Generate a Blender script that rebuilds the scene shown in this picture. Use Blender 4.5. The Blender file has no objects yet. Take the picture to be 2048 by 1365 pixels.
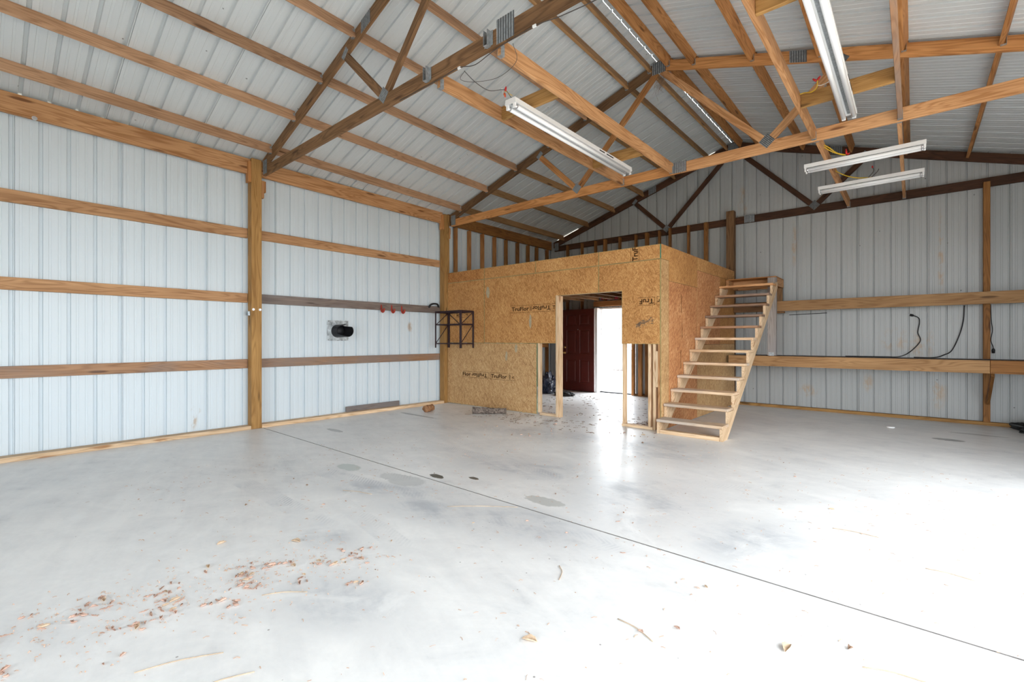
import bpy, bmesh, math, random
from mathutils import Vector, Matrix, noise
random.seed(7)
C = bpy.context.scene.collection
PI = math.pi
W = {}                      # world matrices of what has been built

# ------------------------------------------------------------------ node helpers
class N:
    """small wrapper: arithmetic on shader sockets"""
    def __init__(s, t, o): s.t, s.o = t, o
    def _m(s, op, b=None, c=None, clamp=False):
        n = s.t.nodes.new('ShaderNodeMath'); n.operation = op; n.use_clamp = clamp
        for i, v in enumerate((s, b, c)):
            if v is None: continue
            if isinstance(v, N): s.t.links.new(v.o, n.inputs[i])
            else: n.inputs[i].default_value = v
        return N(s.t, n.outputs[0])
    def __add__(s, b): return s._m('ADD', b)
    def __sub__(s, b): return s._m('SUBTRACT', b)
    def __mul__(s, b): return s._m('MULTIPLY', b)
    def abs(s): return s._m('ABSOLUTE')
    def lt(s, b): return s._m('LESS_THAN', b)
    def gt(s, b): return s._m('GREATER_THAN', b)
    def clamp(s): return s._m('ADD', 0.0, clamp=True)
    def sin(s): return s._m('SINE')
    def frac(s): return s._m('FRACT')
    def maxi(s, b): return s._m('MAXIMUM', b)
    def sqrt(s): return s._m('SQRT')
    def step(s, a, b):      # smooth 0..1 between a and b
        n = s.t.nodes.new('ShaderNodeMapRange'); n.interpolation_type = 'SMOOTHSTEP'
        n.inputs[1].default_value = a; n.inputs[2].default_value = b
        s.t.links.new(s.o, n.inputs[0]); return N(s.t, n.outputs[0])

def newmat(name, rough=0.6, spec=0.3, metal=0.0):
    m = bpy.data.materials.new(name); m.use_nodes = True
    t = m.node_tree; b = t.nodes['Principled BSDF']
    b.inputs['Roughness'].default_value = rough
    b.inputs['Specular IOR Level'].default_value = spec
    b.inputs['Metallic'].default_value = metal
    return m, t, b

def coords(t, scale=(1, 1, 1), rnd=True, rot=(0, 0, 0)):
    tc = t.nodes.new('ShaderNodeTexCoord'); mp = t.nodes.new('ShaderNodeMapping')
    mp.inputs['Scale'].default_value = scale; mp.inputs['Rotation'].default_value = rot
    src = tc.outputs['Object']
    if rnd:
        oi = t.nodes.new('ShaderNodeObjectInfo'); mu = t.nodes.new('ShaderNodeMath'); mu.operation = 'MULTIPLY'
        mu.inputs[1].default_value = 37.0; t.links.new(oi.outputs['Random'], mu.inputs[0])
        ad = t.nodes.new('ShaderNodeVectorMath'); ad.operation = 'ADD'
        t.links.new(src, ad.inputs[0]); t.links.new(mu.outputs[0], ad.inputs[1]); src = ad.outputs[0]
    mp.inputs['Rotation'].default_value = (0, 0, 0)
    if any(rot):
        m0 = t.nodes.new('ShaderNodeMapping'); m0.inputs['Rotation'].default_value = rot
        t.links.new(src, m0.inputs['Vector']); src = m0.outputs['Vector']
    t.links.new(src, mp.inputs['Vector'])
    return mp.outputs['Vector']

def tnoise(t, vec, scale=1.0, detail=4.0, rough=0.55, dist=0.0):
    n = t.nodes.new('ShaderNodeTexNoise'); n.inputs['Scale'].default_value = scale
    n.inputs['Detail'].default_value = detail; n.inputs['Roughness'].default_value = rough
    n.inputs['Distortion'].default_value = dist
    t.links.new(vec, n.inputs['Vector']); return N(t, n.outputs[0])

def tvor(t, vec, scale=1.0, out='Distance', feat='F1'):
    n = t.nodes.new('ShaderNodeTexVoronoi'); n.inputs['Scale'].default_value = scale; n.feature = feat
    t.links.new(vec, n.inputs['Vector'])
    return n.outputs[out]

def ramp(t, fac, stops):
    r = t.nodes.new('ShaderNodeValToRGB'); e = r.color_ramp.elements
    while len(e) < len(stops): e.new(0.5)
    for i, (p, c) in enumerate(stops): e[i].position = p; e[i].color = (*c, 1)
    t.links.new(fac.o if isinstance(fac, N) else fac, r.inputs[0]); return r.outputs[0]

def mix(t, fac, a, b, mode='MIX'):
    n = t.nodes.new('ShaderNodeMix'); n.data_type = 'RGBA'; n.blend_type = mode
    for sock, v in ((n.inputs[0], fac), (n.inputs[6], a), (n.inputs[7], b)):
        if isinstance(v, N): t.links.new(v.o, sock)
        elif hasattr(v, 'is_linked'): t.links.new(v, sock)
        elif isinstance(v, (int, float)): sock.default_value = v
        else: sock.default_value = (*v, 1)
    return n.outputs[2]

def bump(t, b, h, strength=0.2, dist=0.01):
    n = t.nodes.new('ShaderNodeBump'); n.inputs['Strength'].default_value = strength
    n.inputs['Distance'].default_value = dist
    t.links.new(h.o if isinstance(h, N) else h, n.inputs['Height']); t.links.new(n.outputs[0], b.inputs['Normal'])

# ------------------------------------------------------------------ materials
def wood(name, lo, hi, knot, var=0.35, rough=0.65, grey=None, spec=0.25):
    m, t, b = newmat(name, rough, spec)
    v = coords(t, (0.9, 11, 11))
    big = tnoise(t, v, 1.0, 1, 0.4, 0.5)
    v2 = coords(t, (2.2, 75, 75))
    fine = tnoise(t, v2, 1.0, 4, 0.65)
    tone = tnoise(t, coords(t, (1.1, 5, 5)), 1.0, 3, 0.6)
    rings = ((big * 62.0).sin() * 0.5 + 0.5)
    rings = rings * rings
    f = tone * 0.62 - rings * 0.22 + fine * 0.42 + 0.06
    col = ramp(t, f, [(0.28, lo), (0.72, hi)])
    # knots
    v3 = coords(t, (1.7, 10, 10))
    kd = N(t, tvor(t, v3, 1.0)); kc = tvor(t, v3, 1.0, 'Color')
    sp = t.nodes.new('ShaderNodeSeparateColor'); t.links.new(kc, sp.inputs[0])
    kmask = kd.step(0.22, 0.10) * N(t, sp.outputs[0]).gt(0.62)
    col = mix(t, kmask * 0.85, col, knot)
    if grey:
        g = tnoise(t, coords(t, (0.7, 3, 3)), 1.0, 4, 0.6)
        col = mix(t, g.step(0.42, 0.62) * 0.8, col, grey)
    oi = t.nodes.new('ShaderNodeObjectInfo')
    val = N(t, oi.outputs['Random']) * var + (1.0 - var / 2)
    hs = t.nodes.new('ShaderNodeHueSaturation'); t.links.new(col, hs.inputs['Color']); t.links.new(val.o, hs.inputs['Value'])
    t.links.new(hs.outputs[0], b.inputs['Base Color'])
    bump(t, b, fine + rings * 0.4, 0.15, 0.003)
    return m

M = {}
M['fresh'] = wood('fresh_pine', (0.36, 0.165, 0.062), (0.66, 0.365, 0.175), (0.15, 0.055, 0.02))
M['purlin'] = wood('purlin_pine', (0.27, 0.145, 0.077), (0.50, 0.30, 0.175), (0.10, 0.045, 0.02))
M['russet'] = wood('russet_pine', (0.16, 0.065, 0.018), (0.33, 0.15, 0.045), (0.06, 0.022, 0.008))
M['shelfwood'] = wood('shelf_pine', (0.26, 0.135, 0.055), (0.46, 0.265, 0.12), (0.10, 0.045, 0.018))
M['pale'] = wood('pale_pine', (0.50, 0.325, 0.18), (0.80, 0.595, 0.395), (0.36, 0.17, 0.07), var=0.2)
M['orange'] = wood('orange_pine', (0.29, 0.115, 0.034), (0.56, 0.265, 0.095), (0.12, 0.045, 0.015))
M['treated'] = wood('treated_pine', (0.25, 0.125, 0.036), (0.45, 0.25, 0.085), (0.10, 0.05, 0.015), var=0.2)
M['tread'] = wood('worn_tread_pine', (0.46, 0.29, 0.16), (0.78, 0.57, 0.38), (0.26, 0.13, 0.06), var=0.25, grey=(0.50, 0.44, 0.39))
M['brown'] = wood('aged_brown_pine', (0.10, 0.05, 0.022), (0.25, 0.135, 0.062), (0.05, 0.022, 0.01))
M['dark'] = wood('dark_stained_pine', (0.036, 0.015, 0.008), (0.10, 0.043, 0.021), (0.014, 0.006, 0.004))
M['weathered'] = wood('weathered_pine', (0.22, 0.115, 0.06), (0.40, 0.225, 0.125), (0.08, 0.035, 0.02), grey=(0.23, 0.175, 0.145))
M['grey'] = wood('grey_weathered_pine', (0.12, 0.088, 0.072), (0.26, 0.205, 0.175), (0.05, 0.034, 0.026), grey=(0.20, 0.18, 0.175))
M['greypost'] = wood('silvered_pine', (0.22, 0.19, 0.17), (0.42, 0.37, 0.335), (0.09, 0.07, 0.06), grey=(0.30, 0.28, 0.275))
M['girt'] = wood('girt_pine', (0.31, 0.15, 0.065), (0.58, 0.33, 0.165), (0.13, 0.06, 0.025), grey=None)

def osb(name, cols, side=False, tilt=0.0):
    m, t, b = newmat(name, 0.6, 0.25)
    f = None; edge = None
    for k, (rot, a_, b_) in enumerate(((0.35, 15, 66), (1.45, 16, 72), (2.6, 15.5, 68), (0.9, 21, 100), (2.05, 20, 92))):
        if side: v = coords(t, (40, b_, a_) if tilt else (40, a_, b_), True, (rot * (0.35 if tilt else 1), 0, 0))
        else: v = coords(t, (a_, 40, b_), True, (0, rot * (0.35 if tilt else 1), 0))
        n = t.nodes.new('ShaderNodeTexVoronoi'); n.inputs['Scale'].default_value = 1.0
        t.links.new(v, n.inputs['Vector'])
        sp = t.nodes.new('ShaderNodeSeparateColor'); t.links.new(n.outputs['Color'], sp.inputs[0])
        val = N(t, sp.outputs[0]) - N(t, n.outputs['Distance']) * 0.25
        if f is None: f = val; continue
        pick = N(t, sp.outputs[1]).gt(0.6)
        q = t.nodes.new('ShaderNodeMix'); q.data_type = 'FLOAT'
        t.links.new(pick.o, q.inputs[0]); t.links.new(f.o, q.inputs[2]); t.links.new(val.o, q.inputs[3])
        f = N(t, q.outputs[0])
    cloud = tnoise(t, coords(t, (1.6, 1.6, 1.6)), 1.0, 4, 0.6)
    fine = tnoise(t, coords(t, (90, 90, 90)), 1.0, 2, 0.5)
    f2 = f * 0.50 + cloud * 0.62 + fine * 0.22 - 0.17
    col = ramp(t, f2, [(0.05, cols[0]), (0.36, cols[1]), (0.64, cols[2]), (0.95, cols[3])])
    t.links.new(col, b.inputs['Base Color'])
    bump(t, b, f, 0.12, 0.003)
    return m
YEL = [(0.25, 0.105, 0.030), (0.44, 0.205, 0.066), (0.56, 0.295, 0.105), (0.74, 0.47, 0.21)]
PAL = [(0.27, 0.13, 0.05), (0.46, 0.265, 0.115), (0.57, 0.36, 0.17), (0.72, 0.52, 0.30)]
RED = [(0.23, 0.078, 0.028), (0.44, 0.18, 0.07), (0.57, 0.28, 0.12), (0.76, 0.50, 0.28)]
ORG = [(0.22, 0.08, 0.022), (0.40, 0.165, 0.048), (0.52, 0.25, 0.08), (0.68, 0.40, 0.17)]
M['osb'] = osb('oriented_strand_board', YEL)
M['osb_low'] = osb('oriented_strand_board_pale', PAL)
M['osb_top'] = osb('oriented_strand_board_upright', ORG, False)
M['osb_side'] = osb('oriented_strand_board_side', YEL, True)
M['osb_side_pale'] = osb('oriented_strand_board_side_pale', PAL, True)
M['osb_red'] = osb('oriented_strand_board_red', RED, True, 1.0)

def plain(name, col, rough=0.5, spec=0.4, metal=0.0, vary=0.0, sc=8):
    m, t, b = newmat(name, rough, spec, metal)
    if vary:
        n = tnoise(t, coords(t, (sc, sc, sc)), 1.0, 4, 0.6)
        c = ramp(t, n, [(0.25, tuple(x * (1 - vary) for x in col)), (0.75, tuple(min(1, x * (1 + vary)) for x in col))])
        t.links.new(c, b.inputs['Base Color'])
    else: b.inputs['Base Color'].default_value = (*col, 1)
    return m
M['green_edge'] = plain('green_edge_paint', (0.03, 0.20, 0.14), 0.6, 0.2, vary=0.3)
M['seam'] = plain('green_tinted_board_edge', (0.33, 0.26, 0.11), 0.6, 0.2, vary=0.35)
M['ink'] = plain('stamp_ink', (0.05, 0.022, 0.008), 0.7, 0.1, vary=0.3, sc=40)
M['galv'] = plain('galvanised_steel', (0.42, 0.45, 0.47), 0.42, 0.5, 0.75, vary=0.35, sc=40)
M['galv_dull'] = plain('dull_galvanised_plate', (0.27, 0.285, 0.29), 0.55, 0.4, 0.35, vary=0.45, sc=30)
M['galv_shade'] = plain('punched_plate_rows', (0.10, 0.105, 0.11), 0.6, 0.3, 0.3, vary=0.3, sc=60)
M['plate'] = plain('mottled_zinc_plate', (0.42, 0.46, 0.48), 0.45, 0.5, 0.35, vary=0.75, sc=14)
M['black'] = plain('black_plastic', (0.012, 0.012, 0.014), 0.45, 0.35)
M['cord'] = plain('black_rubber', (0.016, 0.016, 0.018), 0.5, 0.3)
M['rackmetal'] = plain('dark_maroon_painted_steel', (0.030, 0.013, 0.016), 0.45, 0.35, vary=0.3)
M['redhook'] = plain('red_rubber_coating', (0.34, 0.035, 0.018), 0.5, 0.4, vary=0.25)
M['white_enamel'] = plain('white_enamel', (0.82, 0.82, 0.81), 0.35, 0.5)
M['tube'] = plain('white_fluorescent_glass', (0.86, 0.87, 0.88), 0.2, 0.5)
M['slot'] = plain('dark_slot', (0.02, 0.02, 0.02), 0.7, 0.1)
M['yellow_wire'] = plain('yellow_wire', (0.62, 0.40, 0.025), 0.4, 0.4)
M['white_wire'] = plain('white_wire', (0.75, 0.73, 0.68), 0.4, 0.4)
M['grey_wire'] = plain('grey_wire', (0.07, 0.06, 0.055), 0.5, 0.3)
M['red_nut'] = plain('red_plastic', (0.55, 0.02, 0.02), 0.4, 0.4)
M['door_red'] = plain('dark_red_paint', (0.092, 0.013, 0.009), 0.42, 0.4, vary=0.08)
M['white_paint'] = plain('white_paint', (0.80, 0.80, 0.80), 0.45, 0.4)
M['brass'] = plain('brass', (0.65, 0.42, 0.16), 0.3, 0.5, 0.9)
M['steel'] = plain('bright_zinc', (0.62, 0.63, 0.65), 0.35, 0.5, 0.8)
M['bag'] = plain('black_bag_plastic', (0.03, 0.04, 0.07), 0.25, 0.6, vary=0.5)
M['bag_white'] = plain('white_bag_plastic', (0.62, 0.60, 0.72), 0.4, 0.5)
M['tarp'] = plain('black_tarp', (0.018, 0.018, 0.018), 0.5, 0.3, vary=0.4)
M['pink'] = plain('pink_insulation', (0.34, 0.06, 0.07), 0.95, 0.05, vary=0.4, sc=20)
M['deck'] = plain('grey_shelf_plywood', (0.11, 0.10, 0.095), 0.8, 0.1, vary=0.35)
M['white_plastic'] = plain('white_plastic', (0.85, 0.85, 0.85), 0.4, 0.4)
M['leaf_a'] = plain('tan_dry_leaf', (0.58, 0.43, 0.30), 0.75, 0.15, vary=0.35, sc=30)
M['leaf_b'] = plain('reddish_dry_leaf', (0.53, 0.35, 0.275), 0.75, 0.15, vary=0.35, sc=30)
M['leaf_c'] = plain('dark_dry_leaf', (0.24, 0.15, 0.10), 0.75, 0.15, vary=0.35, sc=30)
M['twig'] = plain('dry_twig', (0.50, 0.38, 0.27), 0.8, 0.1, vary=0.3, sc=20)
M['straw'] = plain('pine_straw', (0.52, 0.34, 0.24), 0.8, 0.1, vary=0.3, sc=20)

def bark(name, c1, c2, sc):
    m, t, b = newmat(name, 0.9, 0.1)
    n = tnoise(t, coords(t, sc), 1.0, 5, 0.65)
    t.links.new(ramp(t, n, [(0.35, c1), (0.65, c2)]), b.inputs['Base Color'])
    bump(t, b, n, 0.8, 0.02); return m
M['bark'] = bark('rough_bark', (0.06, 0.045, 0.038), (0.30, 0.24, 0.20), (14, 40, 40))
M['treebark'] = bark('tree_bark', (0.14, 0.135, 0.14), (0.34, 0.33, 0.34), (9, 9, 3))
M['logwood'] = plain('rotten_log_wood', (0.33, 0.17, 0.085), 0.85, 0.1, vary=0.5, sc=18)

def metal_sheet(name, base, stains=False, spots=None):
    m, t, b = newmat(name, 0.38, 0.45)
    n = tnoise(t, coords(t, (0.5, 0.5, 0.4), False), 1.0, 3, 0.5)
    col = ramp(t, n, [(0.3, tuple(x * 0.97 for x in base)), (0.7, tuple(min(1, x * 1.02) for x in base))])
    # small scuffs and specks
    v = tvor(t, coords(t, (7, 7, 7), False), 1.0); vc = tvor(t, coords(t, (7, 7, 7), False), 1.0, 'Color')
    s = t.nodes.new('ShaderNodeSeparateColor'); t.links.new(vc, s.inputs[0])
    sp = N(t, v).step(0.09, 0.05) * N(t, s.outputs[0]).gt(0.86)
    col = mix(t, sp * 0.75, col, (0.09, 0.085, 0.08))
    if stains or spots:
        tc = t.nodes.new('ShaderNodeTexCoord'); x = t.nodes.new('ShaderNodeSeparateXYZ'); t.links.new(tc.outputs['Object'], x.inputs[0])
        X, Z = N(t, x.outputs[1 if spots else 0]), N(t, x.outputs[2])
        blot = tnoise(t, coords(t, (9, 9, 4), False), 1.0, 5, 0.7)
        tot = None
        for (cx, cz, rx, rz) in spots or ((-2.62, 4.10, 0.13, 0.42), (0.33, 2.6, 0.05, 1.2), (0.1, 1.25, 0.22, 0.35), (-0.25, 1.3, 0.25, 0.25), (0.30, 0.55, 0.14, 0.5), (-1.5, 0.35, 0.2, 0.15), (-0.6, 0.55, 0.1, 0.2), (-1.72, 3.1, 0.06, 0.5)):
            dx = (X - cx) * (1 / rx); dz = (Z - cz) * (1 / rz)
            d = (dx * dx + dz * dz).sqrt().step(1.0, 0.3)
            tot = d if tot is None else tot.maxi(d)
        col = mix(t, (tot * blot.step(0.44, 0.60)) * 0.7, col, (0.42, 0.29, 0.17))
        if spots: t.links.new(col, b.inputs['Base Color']); return m
        dirt = tnoise(t, coords(t, (5, 5, 0.9), False), 1.0, 5, 0.7)
        col = mix(t, dirt.step(0.55, 0.78) * 0.25, col, (0.36, 0.34, 0.30))
    t.links.new(col, b.inputs['Base Color'])
    return m
M['wall_metal'] = metal_sheet('white_ribbed_metal', (0.63, 0.695, 0.735), spots=((1.98, 0.22, 0.05, 0.2), (2.0, 0.33, 0.08, 0.06), (5.6, 1.55, 0.1, 0.12)))
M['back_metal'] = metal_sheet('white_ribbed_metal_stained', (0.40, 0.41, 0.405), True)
M['roof_metal'] = metal_sheet('white_roof_metal', (0.60, 0.63, 0.635))

def concrete():
    m, t, b = newmat('worn_concrete', 0.35, 0.5)
    v = coords(t, (1, 1, 1), False)
    big = tnoise(t, v, 0.55, 6, 0.6, 0.4); mid = tnoise(t, v, 2.3, 6, 0.65, 0.6); fine = tnoise(t, v, 26.0, 4, 0.6)
    streak = tnoise(t, coords(t, (1.2, 7.0, 1), False, (0, 0, 0.35)), 1.0, 5, 0.65, 0.5)
    swirl = tnoise(t, coords(t, (1.6, 3.6, 1), False, (0, 0, -0.5)), 1.0, 7, 0.7, 1.5)
    f = big * 0.30 + mid * 0.28 + streak * 0.22 + swirl * 0.25 + fine * 0.08
    col = ramp(t, f, [(0.40, (0.51, 0.52, 0.53)), (0.52, (0.715, 0.715, 0.71)), (0.66, (0.83, 0.825, 0.81))])
    tc = t.nodes.new('ShaderNodeTexCoord'); sx = t.nodes.new('ShaderNodeSeparateXYZ'); t.links.new(tc.outputs['Object'], sx.inputs[0])
    X, Y = N(t, sx.outputs[0]), N(t, sx.outputs[1])
    # worn grey-blue patches
    patch = None
    for (cx, cy, rx, ry, a) in ((-3.45, 2.35, 0.75, 0.28, 0.5), (-2.75, 2.35, 0.8, 0.34, 0.2), (-2.1, 2.55, 0.8, 0.4, 0.1), (-2.95, 1.55, 0.32, 0.22, 0.0), (-3.0, 3.7, 0.9, 0.5, 0.3),
                                (-1.7, 3.6, 0.7, 0.9, 0.2), (-3.9, 5.2, 1.2, 0.4, 0.2), (-0.8, 3.3, 0.5, 0.6, 0.0), (-2.3, 5.3, 0.9, 0.8, 0.0), (-3.4, 8.0, 1.6, 1.0, 0.1), (-2.2, 1.2, 0.5, 0.3, 0.3)):
        ca, sa = math.cos(a), math.sin(a)
        u = ((X - cx) * ca + (Y - cy) * sa) * (1 / rx); w = ((Y - cy) * ca - (X - cx) * sa) * (1 / ry)
        d = (u * u + w * w).sqrt().step(1.15, 0.2)
        patch = d if patch is None else patch.maxi(d)
    col = mix(t, (patch * (mid * 0.5 + streak * 0.4 + swirl * 0.5).step(0.52, 0.92)) * 0.9, col, (0.36, 0.385, 0.42))
    # pale powdery scuffs
    sc_ = tnoise(t, v, 1.25, 6, 0.7, 1.2)
    col = mix(t, sc_.step(0.54, 0.68) * 0.55, col, (0.84, 0.84, 0.83))
    # tyre tracks
    for (x0, y0, x1, y1, w, s) in ((-4.75, 1.62, -3.05, 1.62, 0.10, 0.75), (-4.6, 2.25, -2.6, 2.45, 0.12, 0.7), (-4.6, 3.75, -2.4, 3.6, 0.12, 0.65), (-4.3, 2.55, -2.9, 2.72, 0.10, 0.6), (-2.6, 2.3, -1.2, 2.75, 0.12, 0.55), (-2.9, 3.4, -1.0, 4.6, 0.12, 0.4), (-3.6, 1.95, -2.3, 1.75, 0.09, 0.5)):
        L = math.hypot(x1 - x0, y1 - y0); ca, sa = (x1 - x0) / L, (y1 - y0) / L
        u = (X - x0) * ca + (Y - y0) * sa; q = (Y - y0) * ca - (X - x0) * sa
        band = q.abs().step(w, w * 0.8) * u.step(0, 0.25) * u.step(L, L - 0.3)
        tread = ((u + q.abs() * 0.8) * 28.0).frac().lt(0.5)
        col = mix(t, (band * (tread * 0.65 + 0.35) * mid.step(0.36, 0.62) * streak.step(0.30, 0.60)) * s, col, (0.45, 0.47, 0.50))
    # oil and damp stains with outlines of their own
    wob = (mid - 0.5) * 1.5 + (fine - 0.5) * 0.5
    for (cx, cy, rx, ry, c, s) in ((-3.46, 2.90, 0.105, 0.05, (0.10, 0.095, 0.075), 1.0), (-3.14, 3.085, 0.06, 0.03, (0.12, 0.115, 0.10), 1.0), (-4.38, 2.52, 0.17, 0.09, (0.46, 0.51, 0.48), 0.8),
                                   (-2.25, 3.02, 0.20, 0.09, (0.40, 0.41, 0.39), 0.7), (-3.62, 2.62, 0.30, 0.15, (0.46, 0.47, 0.46), 0.6), (-6.55, 5.0, 0.5, 0.05, (0.25, 0.25, 0.245), 0.8), (-6.3, 3.4, 0.25, 0.05, (0.30, 0.30, 0.29), 0.7), (0.35, 8.3, 0.16, 0.08, (0.2, 0.2, 0.2), 0.8), (0.7, 9.0, 0.35, 0.05, (0.2, 0.2, 0.2), 0.5)):
        dx = (X - cx) * (1 / rx); dy = (Y - cy) * (1 / ry)
        d = ((dx * dx + dy * dy).sqrt() + wob).step(1.0, 0.85)
        col = mix(t, d * s, col, c)
    # fine dark grit
    g = tvor(t, coords(t, (11, 11, 11), False), 1.0); gc = tvor(t, coords(t, (11, 11, 11), False), 1.0, 'Color')
    s = t.nodes.new('ShaderNodeSeparateColor'); t.links.new(gc, s.inputs[0])
    col = mix(t, (N(t, g).step(0.07, 0.04) * N(t, s.outputs[0]).gt(0.7)) * 0.7, col, (0.12, 0.09, 0.07))
    t.links.new(col, b.inputs['Base Color'])
    r = mid * 0.30 + 0.24
    t.links.new(r.o, b.inputs['Roughness'])
    bump(t, b, fine * 0.5 + mid * 0.5, 0.10, 0.004)
    return m
M['concrete'] = concrete()
M['joint_dirt'] = plain('dirt_in_joint', (0.27, 0.25, 0.235), 0.9, 0.1, vary=0.3, sc=20)
M['ground'] = plain('leaf_strewn_ground', (0.42, 0.36, 0.29), 0.9, 0.1, vary=0.3, sc=3)

# ------------------------------------------------------------------ geometry helpers
def link(o, parent=None, world=None):
    C.objects.link(o)
    world = world if world is not None else Matrix()
    W[o.name] = world
    if parent is not None:
        o.parent = parent
        o.matrix_local = W[parent.name].inverted() @ world
    else: o.matrix_world = world
    return o

def obj(name, bm, m, parent=None, world=None, smooth=False, local=False):
    """bm given in world coordinates unless local"""
    me = bpy.data.meshes.new(name)
    world = world if world is not None else Matrix()
    if not local and world != Matrix(): bm.transform(world.inverted())
    bm.normal_update(); bm.to_mesh(me); bm.free()
    for mm in (m if isinstance(m, (list, tuple)) else [m]): me.materials.append(M[mm])
    if smooth:
        for p in me.polygons: p.use_smooth = True
    return link(bpy.data.objects.new(name, me), parent, world)

def tag(o, label, cat, group=None, kind=None):
    o['label'] = label; o['category'] = cat
    if group: o['group'] = group
    if kind: o['kind'] = kind
    return o
def struct(o): o['kind'] = 'structure'; return o
def thing(name, loc, label, cat, group=None):
    o = bpy.data.objects.new(name, None); o.empty_display_size = 0.1
    link(o, None, Matrix.Translation(loc)); return tag(o, label, cat, group)

def bm_box(bm, x0, x1, y0, y1, z0, z1, mi=0):
    r = bmesh.ops.create_cube(bm, size=1.0)
    bmesh.ops.scale(bm, vec=(x1 - x0, y1 - y0, z1 - z0), verts=r['verts'])
    bmesh.ops.translate(bm, vec=((x0 + x1) / 2, (y0 + y1) / 2, (z0 + z1) / 2), verts=r['verts'])
    for f in {f for v in r['verts'] for f in v.link_faces}: f.material_index = mi
    return r['verts']

def lumber(name, p0, p1, w, t, m, parent=None, up=(0, 0, 1), bev=0.003, cut0=0.0, cut1=0.0):
    """a board from p0 to p1; w along 'up', t across; local X runs along the grain.
    cut0/cut1 shear the ends (offset of the top edge along the length)"""
    p0, p1 = Vector(p0), Vector(p1); x = (p1 - p0); L = x.length; x.normalize()
    z = Vector(up); z = (z - x * z.dot(x)).normalized(); y = z.cross(x)
    wm = Matrix((( x.x, y.x, z.x, p0.x), (x.y, y.y, z.y, p0.y), (x.z, y.z, z.z, p0.z), (0, 0, 0, 1)))
    bm = bmesh.new(); bm_box(bm, 0, L, -t / 2, t / 2, -w / 2, w / 2)
    if cut0 or cut1:
        for v in bm.verts:
            k = v.co.z / w
            if v.co.x < L / 2: v.co.x += cut0 * k
            else: v.co.x += cut1 * k
    if bev: bmesh.ops.bevel(bm, geom=list(bm.edges), offset=bev, segments=1, affect='EDGES')
    return obj(name, bm, m, parent, wm, local=True)

def lbox(name, x0, x1, y0, y1, z0, z1, m, parent=None, bev=0.003, axis=None):
    """axis aligned board, grain along its longest side"""
    d = (x1 - x0, y1 - y0, z1 - z0); a = axis if axis is not None else d.index(max(d))
    c = ((x0 + x1) / 2, (y0 + y1) / 2, (z0 + z1) / 2)
    if a == 0: return lumber(name, (x0, c[1], c[2]), (x1, c[1], c[2]), d[2], d[1], m, parent, (0, 0, 1), bev)
    if a == 1: return lumber(name, (c[0], y0, c[2]), (c[0], y1, c[2]), d[2], d[0], m, parent, (0, 0, 1), bev)
    return lumber(name, (c[0], c[1], z0), (c[0], c[1], z1), d[0], d[1], m, parent, (1, 0, 0), bev)

def bm_tube(bm, pts, r, seg=8, taper=None, caps=True):
    pts = [Vector(p) for p in pts]; rings = []
    prev = None
    for i, p in enumerate(pts):
        d = (pts[min(i + 1, len(pts) - 1)] - pts[max(i - 1, 0)]).normalized()
        if prev is None:
            a = Vector((0, 0, 1)) if abs(d.z) < 0.9 else Vector((1, 0, 0))
            u = d.cross(a).normalized()
        else: u = (prev - d * prev.dot(d)).normalized()
        prev = u; v = d.cross(u)
        rr = r if taper is None else taper[i]
        rings.append([bm.verts.new(p + (u * math.cos(2 * PI * k / seg) + v * math.sin(2 * PI * k / seg)) * rr) for k in range(seg)])
    for a, b_ in zip(rings, rings[1:]):
        for k in range(seg): bm.faces.new((a[k], a[(k + 1) % seg], b_[(k + 1) % seg], b_[k]))
    if caps:
        bm.faces.new(rings[0][::-1]); bm.faces.new(rings[-1])

def spline(pts, n=8):
    """Catmull-Rom through pts"""
    P = [Vector(p) for p in pts]; P = [P[0] * 2 - P[1]] + P + [P[-1] * 2 - P[-2]]; out = []
    for i in range(1, len(P) - 2):
        for k in range(n):
            s = k / n; a, b, c, d = P[i - 1:i + 3]
            out.append(0.5 * ((2 * b) + (c - a) * s + (2 * a - 5 * b + 4 * c - d) * s * s + (3 * b - a - 3 * c + d) * s ** 3))
    out.append(P[-2]); return out

def tube(name, pts, r, m, parent=None, seg=6, n=8):
    bm = bmesh.new(); bm_tube(bm, spline(pts, n) if n > 1 else pts, r, seg)
    return obj(name, bm, m, parent, Matrix.Translation(pts[0]), smooth=True)

def prism(bm, poly, axis, a, b):
    """extrude a polygon given in the plane normal to axis ('x','y','z') from a to b"""
    def P(u, v, k): return {'x': (k, u, v), 'y': (u, k, v), 'z': (u, v, k)}[axis]
    A = [bm.verts.new(P(u, v, a)) for u, v in poly]; B = [bm.verts.new(P(u, v, b)) for u, v in poly]
    n = len(poly)
    bm.faces.new(A); bm.faces.new(B[::-1])
    for i in range(n): bm.faces.new((A[i], B[i], B[(i + 1) % n], A[(i + 1) % n]))
    bmesh.ops.recalc_face_normals(bm, faces=list(bm.faces))

# ------------------------------------------------------------------ places (metres, camera above the origin)
XL, XR, XP = -7.46, 2.05, 1.90      # left sheet, right sheet
XF = -7.28                          # inner face of the left posts
YB, YFR = 10.20, -4.6               # back sheet, front sheet
YT = [2.79, 6.46, 10.12]            # near faces of the three trusses
RX = -2.78                          # ridge
SL = 0.322
YW = 6.40                           # front face of the boarded room
def dz(y): return 0.07 * (6.46 - y) / 3.67 if y < 6.46 else 0.0
def ztop(x, y): return 5.33 - SL * abs(x - RX) + dz(y)      # top of the trusses
def zroof(x, y): return ztop(x, y) + 0.045
PITCH = 0.2303

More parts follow.
